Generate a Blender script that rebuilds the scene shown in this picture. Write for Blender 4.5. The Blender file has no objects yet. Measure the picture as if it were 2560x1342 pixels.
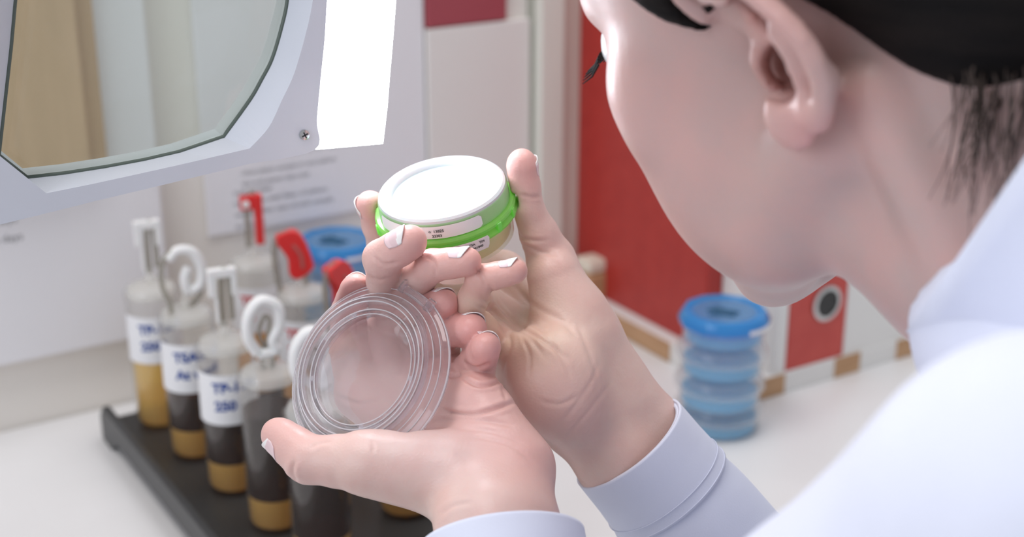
import bpy, bmesh, math, random
import numpy as np
from mathutils import Vector, Matrix
random.seed(4)
S = bpy.context.scene
COL = S.collection

# ------------------------------------------------------------------ camera, world, lights, exposure
PITCH, YAW = math.radians(20), math.radians(32)
TABLE = 0.75
CAM = Vector((0, 0, TABLE + 0.491))
FP = 50 / 36 * 2560
FH = Vector((math.sin(YAW), math.cos(YAW), 0)); CR = Vector((math.cos(YAW), -math.sin(YAW), 0)); ZV = Vector((0, 0, 1))
CF = FH * math.cos(PITCH) - ZV * math.sin(PITCH)
CU = FH * math.sin(PITCH) + ZV * math.cos(PITCH)
cd = bpy.data.cameras.new('camera'); cam = bpy.data.objects.new('camera', cd); COL.objects.link(cam)
cd.lens = 50; cd.sensor_width = 36; cd.clip_start = 0.02
cam.matrix_world = Matrix(((CR.x, CU.x, -CF.x, CAM.x), (CR.y, CU.y, -CF.y, CAM.y), (CR.z, CU.z, -CF.z, CAM.z), (0, 0, 0, 1)))
cd.dof.use_dof = True; cd.dof.focus_distance = 0.572; cd.dof.aperture_fstop = 7.5
S.camera = cam
w = bpy.data.worlds.new('world'); S.world = w; w.use_nodes = True
w.node_tree.nodes['Background'].inputs[0].default_value = (0.93, 0.95, 1.0, 1)
w.node_tree.nodes['Background'].inputs[1].default_value = 0.50


def area(name, loc, target, size, power, color):
    l = bpy.data.lights.new(name, 'AREA'); l.shape = 'RECTANGLE'; l.size, l.size_y = size; l.energy = power; l.color = color
    o = bpy.data.objects.new(name, l); COL.objects.link(o); o.location = loc
    o.rotation_euler = (Vector(target) - Vector(loc)).to_track_quat('-Z', 'Y').to_euler()
    return o


area('ceiling_panel_light', (-0.3, 0.75, 2.7), (0.1, 0.75, 0.75), (1.2, 0.6), 16, (1.0, 0.98, 0.97))
area('ceiling_panel_light', (0.9, 0.75, 2.7), (0.7, 0.75, 0.75), (1.2, 0.6), 12, (0.97, 0.98, 1.0))
area('fill_light_left', (-1.9, 0.1, 1.8), (0.3, 0.5, 1.0), (1.2, 1.2), 15, (0.85, 0.9, 1.0))  # added fill from the left to brighten the cuffs; no window modelled
S.view_settings.view_transform = 'Standard'; S.view_settings.look = 'None'
S.view_settings.exposure = 0.0; S.view_settings.gamma = 1.0; S.view_settings.use_curve_mapping = False
S.cycles.max_bounces = 14; S.cycles.transmission_bounces = 12; S.cycles.transparent_max_bounces = 16
S.cycles.use_denoising = True; S.cycles.sample_clamp_indirect = 8.0


# ------------------------------------------------------------------ geometry helpers
def cp(px, py, d):
    """camera-space point (x right, y down, z away; metres) of a photo position at depth d"""
    return np.array([(px - 1280) / FP * d, (py - 671) / FP * d, d])


def c2w(p):
    return CAM + CR * float(p[0]) - CU * float(p[1]) + CF * float(p[2])


def w2c(p):
    v = Vector(p) - CAM
    return np.array([v.dot(CR), -v.dot(CU), v.dot(CF)])


def ray(px, py):
    return CR * ((px - 1280) / FP) - CU * ((py - 671) / FP) + CF


def on_z(px, py, z):
    r = ray(px, py); return CAM + r * ((z - CAM.z) / r.z)


def on_y(px, py, y):
    r = ray(px, py); return CAM + r * ((y - CAM.y) / r.y)


def link(name, me, m=None, parent=None, smooth=False):
    o = bpy.data.objects.new(name, me); COL.objects.link(o)
    if m is not None:
        for x in (m if isinstance(m, (list, tuple)) else [m]): me.materials.append(x)
    if smooth:
        me.polygons.foreach_set('use_smooth', [True] * len(me.polygons))
    if parent is not None: o.parent = parent
    return o


def obj(name, bm, m, parent=None, smooth=False, bev=0, seg=2):
    bmesh.ops.recalc_face_normals(bm, faces=bm.faces)
    me = bpy.data.meshes.new(name); bm.to_mesh(me); bm.free()
    o = link(name, me, m, parent, smooth)
    if bev:
        b = o.modifiers.new('bevel', 'BEVEL'); b.width = bev; b.segments = seg; b.limit_method = 'ANGLE'; b.angle_limit = 0.6
    return o


def empty(name, loc=(0, 0, 0)):
    o = bpy.data.objects.new(name, None); COL.objects.link(o); o.location = loc; o.empty_display_size = 0.02
    return o


def tag(o, label, cat, group=None):
    o['label'] = label; o['category'] = cat
    if group: o['group'] = group
    return o


def struct(o):
    o['kind'] = 'structure'; return o


def add_box(bm, x0, x1, y0, y1, z0, z1, mat=0):
    v = [bm.verts.new((x, y, z)) for x in (x0, x1) for y in (y0, y1) for z in (z0, z1)]
    for f in ((0, 1, 3, 2), (4, 6, 7, 5), (0, 4, 5, 1), (2, 3, 7, 6), (0, 2, 6, 4), (1, 5, 7, 3)):
        bm.faces.new([v[i] for i in f]).material_index = mat


def box(name, x0, x1, y0, y1, z0, z1, m, parent=None, bev=0):
    bm = bmesh.new(); add_box(bm, x0, x1, y0, y1, z0, z1)
    return obj(name, bm, m, parent, bev=bev)


def add_lathe(bm, prof, n=64, M=None, closed=True, mat=0):
    M = M or Matrix.Identity(4)
    rings = []
    for r, z in prof:
        if r < 1e-6: rings.append([bm.verts.new(M @ Vector((0, 0, z)))])
        else: rings.append([bm.verts.new(M @ Vector((r * math.cos(2 * math.pi * i / n), r * math.sin(2 * math.pi * i / n), z))) for i in range(n)])
    pairs = list(zip(rings, rings[1:]))
    if closed: pairs.append((rings[-1], rings[0]))
    for a, b in pairs:
        if len(a) == 1 and len(b) == 1: continue
        for i in range(n):
            j = (i + 1) % n
            if len(a) == 1: f = bm.faces.new((a[0], b[i], b[j]))
            elif len(b) == 1: f = bm.faces.new((a[i], b[0], a[j]))
            else: f = bm.faces.new((a[i], b[i], b[j], a[j]))
            f.material_index = mat


def lathe(name, prof, m, parent=None, n=64, M=None, closed=True):
    bm = bmesh.new(); add_lathe(bm, prof, n, M, closed)
    o = obj(name, bm, m, parent, smooth=True)
    e = o.modifiers.new('edges', 'EDGE_SPLIT'); e.split_angle = math.radians(38)
    return o


def smooth_path(pts, n=8):
    P = [Vector(p) for p in pts]; out = []
    for i in range(len(P) - 1):
        a, b, c, d = P[max(i - 1, 0)], P[i], P[i + 1], P[min(i + 2, len(P) - 1)]
        for k in range(n):
            t = k / n
            out.append(0.5 * ((2 * b) + (c - a) * t + (2 * a - 5 * b + 4 * c - d) * t * t + (3 * b - a - 3 * c + d) * t ** 3))
    out.append(P[-1]); return out


def add_tube(bm, pts, r, n=8, flat=1.0, side=None, cap=True):
    """tube along a path; r a number or a list; flat < 1 squashes it across `side`"""
    P = [Vector(p) for p in pts]; rings = []
    ref = Vector(side) if side is not None else None
    prev = None
    for i, p in enumerate(P):
        t = (P[min(i + 1, len(P) - 1)] - P[max(i - 1, 0)]).normalized()
        if prev is None:
            up = ref if ref is not None else (Vector((0, 0, 1)) if abs(t.z) < 0.9 else Vector((1, 0, 0)))
        else: up = ref if ref is not None else prev
        a = (up - t * up.dot(t)).normalized(); b = t.cross(a); prev = a
        rr = r[i] if isinstance(r, (list, tuple)) else r
        rings.append([bm.verts.new(p + a * math.cos(2 * math.pi * k / n) * rr + b * math.sin(2 * math.pi * k / n) * rr * flat) for k in range(n)])
    for a, b in zip(rings, rings[1:]):
        for k in range(n): bm.faces.new((a[k], a[(k + 1) % n], b[(k + 1) % n], b[k]))
    if cap:
        bm.faces.new(rings[0]); bm.faces.new(rings[-1][::-1])


def text_mesh(body, size, bold=0.0):
    c = bpy.data.curves.new('lettering', 'FONT'); c.body = body; c.size = size; c.align_x = 'LEFT'; c.resolution_u = 3; c.offset = bold
    o = bpy.data.objects.new('lettering', c); COL.objects.link(o)
    dg = bpy.context.evaluated_depsgraph_get(); me = bpy.data.meshes.new_from_object(o.evaluated_get(dg))
    bpy.data.objects.remove(o); bpy.data.curves.remove(c)
    return me


def flat_text(body, size, fn, bold=0.0, bm=None):
    """adds lettering mapped through fn(x, y) -> 3-D point"""
    me = text_mesh(body, size, bold); bm = bm or bmesh.new()
    t = bmesh.new(); t.from_mesh(me); bpy.data.meshes.remove(me)
    bmesh.ops.subdivide_edges(t, edges=[e for e in t.edges if e.calc_length() > size * 0.3], cuts=1)
    vm = {v: bm.verts.new(fn(v.co.x, v.co.y)) for v in t.verts}
    for f in t.faces:
        try: bm.faces.new([vm[v] for v in f.verts])
        except ValueError: pass
    t.free()
    return bm


# ------------------------------------------------------------------ materials
def mat(name, color, rough=0.5, **kw):
    m = bpy.data.materials.new(name); m.use_nodes = True
    b = m.node_tree.nodes['Principled BSDF']
    b.inputs['Base Color'].default_value = (*color, 1); b.inputs['Roughness'].default_value = rough
    for k, v in kw.items(): b.inputs[k.replace('_', ' ')].default_value = v
    return m


def grain(m, c1, c2, scale=20, detail=3, bump=0.0, stretch=(1, 1, 1), bscale=None, bdist=0.001, coord='Object'):
    nt = m.node_tree; b = nt.nodes['Principled BSDF']
    tc = nt.nodes.new('ShaderNodeTexCoord'); mp = nt.nodes.new('ShaderNodeMapping'); mp.inputs['Scale'].default_value = stretch
    nz = nt.nodes.new('ShaderNodeTexNoise'); nz.inputs['Scale'].default_value = scale; nz.inputs['Detail'].default_value = detail
    cr = nt.nodes.new('ShaderNodeValToRGB'); cr.color_ramp.elements[0].color = (*c1, 1); cr.color_ramp.elements[1].color = (*c2, 1)
    cr.color_ramp.elements[0].position = 0.35; cr.color_ramp.elements[1].position = 0.65
    nt.links.new(tc.outputs[coord], mp.inputs[0]); nt.links.new(mp.outputs[0], nz.inputs['Vector'])
    nt.links.new(nz.outputs['Fac'], cr.inputs[0]); nt.links.new(cr.outputs[0], b.inputs['Base Color'])
    if bump:
        n2 = nt.nodes.new('ShaderNodeTexNoise'); n2.inputs['Scale'].default_value = bscale or scale * 4; n2.inputs['Detail'].default_value = 4
        bp = nt.nodes.new('ShaderNodeBump'); bp.inputs['Strength'].default_value = bump; bp.inputs['Distance'].default_value = bdist
        nt.links.new(mp.outputs[0], n2.inputs['Vector']); nt.links.new(n2.outputs['Fac'], bp.inputs['Height']); nt.links.new(bp.outputs[0], b.inputs['Normal'])
    return m


def clear(name, color, rough=0.03, ior=1.45, tint=0.0):
    """thin clear plastic: see-through with fresnel gloss and a little milkiness"""
    m = bpy.data.materials.new(name); m.use_nodes = True; nt = m.node_tree; nt.nodes.clear()
    out = nt.nodes.new('ShaderNodeOutputMaterial'); tr = nt.nodes.new('ShaderNodeBsdfTransparent'); tr.inputs[0].default_value = (*color, 1)
    gl = nt.nodes.new('ShaderNodeBsdfGlossy'); gl.inputs['Roughness'].default_value = rough
    fr = nt.nodes.new('ShaderNodeFresnel'); ge = nt.nodes.new('ShaderNodeNewGeometry'); mr = nt.nodes.new('ShaderNodeMapRange')
    mr.inputs[3].default_value = ior; mr.inputs[4].default_value = 1 / ior; nt.links.new(ge.outputs['Backfacing'], mr.inputs[0]); nt.links.new(mr.outputs[0], fr.inputs[0])
    mx = nt.nodes.new('ShaderNodeMixShader')
    df = nt.nodes.new('ShaderNodeBsdfDiffuse'); df.inputs[0].default_value = (*[min(1, c ** 0.5) for c in color], 1)
    tl = nt.nodes.new('ShaderNodeBsdfTranslucent'); tl.inputs[0].default_value = (*[min(1, c ** 0.5) for c in color], 1)
    ms = nt.nodes.new('ShaderNodeMixShader'); ms.inputs[0].default_value = 0.5
    mk = nt.nodes.new('ShaderNodeMixShader'); mk.inputs[0].default_value = tint
    nt.links.new(df.outputs[0], ms.inputs[1]); nt.links.new(tl.outputs[0], ms.inputs[2])
    nt.links.new(tr.outputs[0], mk.inputs[1]); nt.links.new(ms.outputs[0], mk.inputs[2])
    nt.links.new(fr.outputs[0], mx.inputs[0]); nt.links.new(mk.outputs[0], mx.inputs[1]); nt.links.new(gl.outputs[0], mx.inputs[2])
    nt.links.new(mx.outputs[0], out.inputs[0])
    return m


def glass(name, color, rough=0.0, ior=1.45):
    m = bpy.data.materials.new(name); m.use_nodes = True; nt = m.node_tree; nt.nodes.clear()
    out = nt.nodes.new('ShaderNodeOutputMaterial'); g = nt.nodes.new('ShaderNodeBsdfGlass')
    g.inputs['Color'].default_value = (*color, 1); g.inputs['Roughness'].default_value = rough; g.inputs['IOR'].default_value = ior
    nt.links.new(g.outputs[0], out.inputs[0]); return m


def emit(name, color, s):
    m = bpy.data.materials.new(name); m.use_nodes = True; nt = m.node_tree; nt.nodes.clear()
    out = nt.nodes.new('ShaderNodeOutputMaterial'); g = nt.nodes.new('ShaderNodeEmission')
    g.inputs[0].default_value = (*color, 1); g.inputs[1].default_value = s
    nt.links.new(g.outputs[0], out.inputs[0]); return m


def skin_mat():
    m = mat('skin', (0.78, 0.56, 0.5), 0.37, Subsurface_Weight=0.2, Subsurface_Scale=0.0035)
    nt = m.node_tree; b = nt.nodes['Principled BSDF']
    b.inputs['Subsurface Radius'].default_value = (1.0, 0.35, 0.2); b.inputs['Specular IOR Level'].default_value = 0.35
    at = nt.nodes.new('ShaderNodeAttribute'); at.attribute_name = 'skin_tone'
    tc = nt.nodes.new('ShaderNodeTexCoord')
    nz = nt.nodes.new('ShaderNodeTexNoise'); nz.inputs['Scale'].default_value = 55; nz.inputs['Detail'].default_value = 4
    mr = nt.nodes.new('ShaderNodeMapRange'); mr.inputs[1].default_value = 0.3; mr.inputs[2].default_value = 0.7; mr.inputs[3].default_value = 0.0; mr.inputs[4].default_value = 0.5
    mx = nt.nodes.new('ShaderNodeMix'); mx.data_type = 'RGBA'; mx.inputs[7].default_value = (0.70, 0.40, 0.36, 1)
    nt.links.new(tc.outputs['Object'], nz.inputs['Vector']); nt.links.new(nz.outputs['Fac'], mr.inputs[0])
    nt.links.new(mr.outputs[0], mx.inputs[0]); nt.links.new(at.outputs['Color'], mx.inputs[6]); nt.links.new(mx.outputs[2], b.inputs['Base Color'])
    v = nt.nodes.new('ShaderNodeTexVoronoi'); v.inputs['Scale'].default_value = 900
    n2 = nt.nodes.new('ShaderNodeTexNoise'); n2.inputs['Scale'].default_value = 260; n2.inputs['Detail'].default_value = 5
    ad = nt.nodes.new('ShaderNodeMath'); ad.operation = 'MULTIPLY_ADD'; ad.inputs[1].default_value = 0.35
    bp = nt.nodes.new('ShaderNodeBump'); bp.inputs['Strength'].default_value = 0.35; bp.inputs['Distance'].default_value = 0.0004
    nt.links.new(tc.outputs['Object'], v.inputs['Vector']); nt.links.new(tc.outputs['Object'], n2.inputs['Vector'])
    nt.links.new(v.outputs['Distance'], ad.inputs[0]); nt.links.new(n2.outputs['Fac'], ad.inputs[2])
    nt.links.new(ad.outputs[0], bp.inputs['Height']); nt.links.new(bp.outputs[0], b.inputs['Normal'])
    return m


M = dict(
    wall=grain(mat('wall_paint', (0.76, 0.72, 0.67), 0.7), (0.83, 0.79, 0.74), (0.85, 0.81, 0.76), 6, 2),
    bench=grain(mat('bench_laminate', (0.76, 0.75, 0.75), 0.35), (0.74, 0.73, 0.73), (0.78, 0.77, 0.77), 8, 2),
    paper=mat('paper', (0.84, 0.83, 0.86), 0.6), paper_warm=mat('warm_board', (0.82, 0.79, 0.76), 0.6),
    ink=mat('grey_ink', (0.3, 0.3, 0.31), 0.7), ink_green=mat('green_ink', (0.36, 0.47, 0.4), 0.7), ink_black=mat('black_ink', (0.02, 0.02, 0.02), 0.6),
    pen=mat('blue_pen', (0.02, 0.07, 0.32), 0.5), red_ink=mat('red_ink', (0.65, 0.05, 0.06), 0.5),
    sign=mat('red_sign', (0.38, 0.07, 0.09), 0.5), trim=mat('trim_paint', (0.78, 0.77, 0.70), 0.5), trim2=mat('trim_beige', (0.70, 0.60, 0.53), 0.5),
    seam=mat('seam_grey', (0.42, 0.42, 0.36), 0.6),
    red=grain(mat('binder_red', (0.42, 0.03, 0.02), 0.4), (0.40, 0.028, 0.022), (0.44, 0.034, 0.026), 60, 3),
    red2=grain(mat('binder_spine_red', (0.55, 0.06, 0.05), 0.4), (0.53, 0.055, 0.045), (0.57, 0.07, 0.055), 60, 3),
    white_card=mat('white_card', (0.80, 0.79, 0.77), 0.6), black=mat('black_plastic', (0.02, 0.02, 0.02), 0.4),
    rack=mat('rack_black', (0.035, 0.036, 0.037), 0.38), metal=mat('steel', (0.6, 0.6, 0.6), 0.25, Metallic=1.0),
    wood=grain(mat('beech', (0.52, 0.31, 0.16), 0.5), (0.46, 0.26, 0.13), (0.55, 0.33, 0.18), 12, 4, stretch=(1, 1, 8)),
    tan=grain(mat('tan_board', (0.6, 0.42, 0.26), 0.5), (0.57, 0.40, 0.25), (0.63, 0.44, 0.28), 12, 4, stretch=(6, 6, 1)),
    cream=mat('cream_card', (0.78, 0.70, 0.58), 0.6),
    lamp=grain(mat('lamp_white_plastic', (0.68, 0.70, 0.76), 0.42), (0.67, 0.69, 0.76), (0.69, 0.71, 0.78), 30, 2, bump=0.12, bscale=1500, bdist=0.0002),
    led=emit('led_diffuser', (0.88, 0.92, 1.0), 24.0), gasket=mat('lens_gasket', (0.10, 0.13, 0.11), 0.4),
    lens=clear('lens_glass', (0.90, 0.94, 0.91), 0.0, 1.35, 0.02),
    lid=clear('clear_polystyrene', (0.985, 0.975, 0.99), 0.03, 1.6, 0.14), lidtab=clear('frosted_plastic', (0.95, 0.94, 0.97), 0.1, 1.5, 0.25),
    dome=None, rim=clear('rim_highlight_white', (0.97, 0.96, 0.99), 0.1, 1.6, 0.55), green=clear('green_plastic', (0.42, 1.0, 0.16), 0.12, 1.45, 0.45), white=mat('white_plastic', (0.84, 0.84, 0.84), 0.35, Subsurface_Weight=0.1, Subsurface_Scale=0.003),
    base=clear('clear_base', (0.98, 0.98, 0.93), 0.05, 1.4, 0.2), agar=clear('amber_agar', (1.0, 0.83, 0.48), 0.2, 1.33, 0.55),
    label=mat('white_label', (0.82, 0.82, 0.84), 0.5), canister=clear('canister_plastic', (0.985, 0.985, 0.98), 0.03, 1.38, 0.03),
    canlid=clear('cap_plastic', (0.99, 0.99, 0.97), 0.06, 1.5, 0.38),
    tube=clear('soft_tube', (0.62, 0.60, 0.54), 0.1, 1.4, 0.3), redclip=mat('red_clip', (0.72, 0.03, 0.03), 0.3, Subsurface_Weight=0.15, Subsurface_Scale=0.003),
    amber=clear('amber_broth', (1.0, 0.45, 0.04), 0.03, 1.33, 0.9), dark=clear('rack_refraction_dark', (0.24, 0.13, 0.08), 0.02, 1.33, 0.10), gold=clear('golden_broth', (1.0, 0.66, 0.10), 0.03, 1.33, 0.75),  # dark: refraction of the black rack put into the layer's colour
    blue=clear('blue_plastic', (0.02, 0.40, 0.90), 0.1, 1.45, 0.6), bluelight=clear('blue_pale', (0.25, 0.66, 0.85), 0.1, 1.4, 0.35), bluemark=mat('dark_marker', (0.02, 0.10, 0.2), 0.5),
    blueagar=clear('blue_agar', (0.02, 0.40, 0.85), 0.1, 1.33, 0.97), dish=clear('clear_dish', (0.99, 0.99, 0.99), 0.04, 1.42, 0.14),
    skin=skin_mat(),
    nail=mat('nail_bed', (0.78, 0.58, 0.60), 0.15), nailtip=mat('nail_free_edge', (0.86, 0.83, 0.82), 0.25),
    coat=grain(mat('coat_cotton', (0.70, 0.73, 0.86), 0.85, Sheen_Weight=0.1), (0.69, 0.72, 0.85), (0.71, 0.74, 0.87), 40, 2, bump=0.25, bscale=1400, bdist=0.0003),
    stitch=mat('coat_seam', (0.66, 0.69, 0.82), 0.9),
    hair=grain(mat('black_hair', (0.006, 0.005, 0.005), 0.75, Specular_IOR_Level=0.2), (0.004, 0.003, 0.003), (0.010, 0.007, 0.006), 30, 4, bump=0.5, bscale=60, stretch=(1, 1, 5), bdist=0.002),
    hairlight=mat('brown_hair', (0.05, 0.03, 0.022), 0.5), eye=mat('eye_white', (0.82, 0.82, 0.82), 0.08), iris=mat('iris', (0.08, 0.05, 0.03), 0.1), lip=mat('lip', (0.6, 0.25, 0.24), 0.4),
)
M['dome'] = mat('white_frosted_lid', (0.61, 0.64, 0.66), 0.25, Subsurface_Weight=0.3, Subsurface_Scale=0.006)

def half_glass(m, ior, fac, color):
    nt = m.node_tree; out = [n_ for n_ in nt.nodes if n_.type == 'OUTPUT_MATERIAL'][0]; src = out.inputs[0].links[0].from_socket
    g = nt.nodes.new('ShaderNodeBsdfGlass'); g.inputs['IOR'].default_value = ior; g.inputs['Roughness'].default_value = 0.0; g.inputs['Color'].default_value = (*color, 1)
    mx = nt.nodes.new('ShaderNodeMixShader'); mx.inputs[0].default_value = fac
    nt.links.new(src, mx.inputs[1]); nt.links.new(g.outputs[0], mx.inputs[2]); nt.links.new(mx.outputs[0], out.inputs[0])


half_glass(M['lid'], 1.45, 0.65, (0.99, 0.985, 1.0))

# ------------------------------------------------------------------ the room
WY = 1.045
struct(box('wall_back', -1.6, 2.2, WY, WY + 0.1, 0, 2.6, M['wall']))
struct(box('floor', -1.6, 2.2, -1.2, WY, -0.05, 0, mat('floor_vinyl', (0.45, 0.46, 0.48), 0.4)))
bench = box('lab_bench', -0.9, 1.9, 0.42, WY - 0.001, TABLE - 0.04, TABLE, M['bench'], bev=0.004)
tag(bench, 'pale laminate worktop running along the back wall under everything', 'worktop')
bm = bmesh.new(); add_box(bm, -0.85, 1.85, 0.47, WY - 0.01, 0.08, TABLE - 0.04)
o = obj('bench_cabinet', bm, M['trim'], bev=0.003); tag(o, 'plain light cabinet base carrying the pale worktop', 'cabinet')


def wall_rect(name, x0, x1, z0, z1, t, m, label=None, cat=None, y=WY - 0.0004):
    o = box(name, x0, x1, y - t, y, z0, z1, m, bev=min(0.001, t / 3))
    if label: tag(o, label, cat)
    return o


def text_lines(parent, x0, z, rows, y, m, seed):
    """rows of small print on a notice, sized like the blurred type in the photo"""
    rnd = random.Random(seed); words = ['sample', 'before', 'control', 'and', 'filter', 'the', 'of', 'test', 'rinse', 'incubate', 'open', 'plates', 'with', 'for', 'at', 'days']
    bm = bmesh.new()
    for k, (dz, size, n) in enumerate(rows):
        s = ' '.join(rnd.choice(words) for _ in range(n))
        flat_text(s, size, lambda a, b, zz=z - dz: Vector((x0 + a, y, zz + b)), 0.0, bm)
    return obj('printed_text', bm, m, parent)


# white notice at the left
p = on_y(200, 858, WY); r = on_y(392, 520, WY)
o = wall_rect('notice_board', -0.7, r.x, p.z, 1.75, 0.012, M['paper'], 'large white notice sheet on the wall at the left, behind the magnifier', 'notice')
q = on_y(20, 605, WY - 0.013)
text_lines(o, q.x - 0.06, q.z, [(0, 0.0085, 4), (-0.014, 0.0085, 3)], WY - 0.0128, M['ink'], 3)
# second notice, with paragraphs
a = on_y(512, 500, WY); b = on_y(1060, 300, WY); c = on_y(700, 590, WY)
o2 = wall_rect('notice_sheet', a.x, b.x, on_y(760, 548, WY).z, 1.75, 0.003, M['paper'], 'white notice with grey paragraphs of text between lamp and red clips', 'notice')
q = on_y(605, 440, WY - 0.004)
text_lines(o2, q.x, q.z, [(0, 0.0062, 6), (0.009, 0.0062, 5), (-0.012, 0.0066, 8)], WY - 0.0034, M['ink'], 5)
q = on_y(585, 490, WY - 0.004)
text_lines(o2, q.x, q.z, [(0, 0.0066, 2)], WY - 0.0034, M['ink_green'], 6)
text_lines(o2, q.x, q.z, [(0.009, 0.0066, 6), (0.0185, 0.0066, 6), (0.028, 0.0066, 3)], WY - 0.0034, M['ink'], 8)
# panel with the red sign
a = on_y(1066, 400, WY); b = on_y(1315, 400, WY)
zt = on_y(1180, 58, WY).z
o3 = wall_rect('wall_panel', a.x, b.x, TABLE + 0.012, zt, 0.006, M['paper_warm'], 'blank warm white panel on the wall behind the green dish', 'panel')
b2 = on_y(1258, 20, WY)
o4 = wall_rect('red_sign', a.x, b2.x, zt + 0.001, zt + 0.12, 0.006, M['sign'], 'dull red sign above the blank white panel', 'sign')
a = on_y(1316, 300, WY); b = on_y(1328, 300, WY); c = on_y(1384, 300, WY); d = on_y(1450, 300, WY)
struct(wall_rect('trim_1', a.x, b.x, TABLE, 2.4, 0.004, M['seam']))
struct(wall_rect('trim_2', b.x, c.x, TABLE, 2.4, 0.016, M['trim']))
struct(wall_rect('trim_3', c.x, d.x, TABLE, 2.4, 0.010, M['trim2']))
# tan cupboard seen through the magnifier
a = on_y(235, 250, WY)
cb = empty('wall_cupboard', (a.x - 0.2, WY - 0.01, on_y(150, 440, WY).z))
zz = on_y(150, 440, WY).z
bm = bmesh.new(); add_box(bm, -0.2, 0.2, -0.012, 0.009, 0.0, 0.6); obj('cupboard_body', bm, M['tan'], cb, bev=0.002)
bm = bmesh.new(); add_box(bm, -0.19, 0.185, -0.022, -0.0125, 0.01, 0.59); obj('cupboard_door', bm, M['tan'], cb, bev=0.002)
tag(cb, 'tan wooden cupboard front seen blurred through the magnifier glass', 'cupboard')

# ------------------------------------------------------------------ binders on the striped base board
BX, BY, BH = 0.705, 0.776, 0.018
t = empty('base_board', (BX, BY, TABLE)); tag(t, 'low board with brown and white striped edge under the binders', 'board')
bm = bmesh.new(); add_box(bm, 0, 0.193, 0.0, WY - BY - 0.002, 0, BH); obj('board', bm, M['white_card'], t, bev=0.001)
for x0, x1 in ((-0.0008, 0.040), (0.096, 0.124), (0.168, 0.1935)):
    bm = bmesh.new(); add_box(bm, x0, x1, -0.0012, 0.004, 0.0005, BH - 0.0005); obj('brown_strip', bm, M['wood'], t)
for y0, y1 in ((-0.0010, 0.020), (0.098, 0.185), (0.215, 0.24)):
    bm = bmesh.new(); add_box(bm, -0.0014, 0.004, y0, y1, 0.0005, BH - 0.0005); obj('brown_strip', bm, M['wood'], t)


def binder(x, wdt, body, spine_m, hole, label, grp='binders on the striped board', y=0.777):
    t = empty('ring_binder', (x, y, TABLE + BH)); tag(t, label, 'binder', grp)
    h, dp, th = 0.318, WY - y - 0.006, 0.0022
    bm = bmesh.new(); add_box(bm, 0, th, 0.002, dp, 0, h); obj('cover', bm, body, t, bev=0.0008)
    bm = bmesh.new(); add_box(bm, wdt - th, wdt, 0.002, dp, 0, h); obj('cover', bm, body, t, bev=0.0008)
    bm = bmesh.new(); add_box(bm, 0, wdt, 0, 0.0022, 0, h)
    sp = obj('spine', bm, spine_m, t, bev=0.001)
    bm = bmesh.new(); add_box(bm, th + 0.001, wdt - th - 0.006, 0.004, dp - 0.01, 0.004, h - 0.01); obj('paper_stack', bm, M['white_card'], t)
    if hole is not None:
        R = Matrix.Translation((wdt * 0.62, -0.0008, hole)) @ Matrix.Rotation(math.pi / 2, 4, 'X')
        lathe('finger_ring', [(0.0115, -0.0006), (0.0150, -0.0006), (0.0150, 0.0014), (0.0115, 0.0018)], M['metal'], t, 40, R)
        lathe('finger_hole', [(0.0, -0.0004), (0.0118, -0.0004), (0.0118, 0.0006), (0, 0.0006)], M['black'], t, 40, R)
    return t


binder(0.7180, 0.0165, M['red'], M['red'], None, 'slim dark red folder set back beside the cream box', y=0.845)
binder(0.7350, 0.0112, M['white_card'], M['white_card'], None, 'slim white folder between the dark red one and the red ringed spine')
binder(0.7465, 0.0635, M['red2'], M['red2'], 0.052, 'red ring binder with round metal finger hole in its spine')
binder(0.8105, 0.078, M['white_card'], M['white_card'], None, 'white ring binder to the right of the red spine with finger hole')

# small block stack by the red folder
bm = bmesh.new(); add_box(bm, -0.011, 0.011, -0.012, 0.012, 0, 0.026)
o = obj('wooden_block', bm, M['wood'], bev=0.003); o.location = (0.7105, 1.000, TABLE + BH); tag(o, 'tan wooden block at the far end of the striped board', 'block')
bm = bmesh.new(); add_box(bm, -0.0105, 0.0105, -0.0115, 0.0115, 0, 0.012)
o = obj('cream_box', bm, M['cream'], bev=0.003); o.location = (0.7105, 1.000, TABLE + BH + 0.0262); tag(o, 'small cream box sitting on top of the tan block', 'box')


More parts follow.
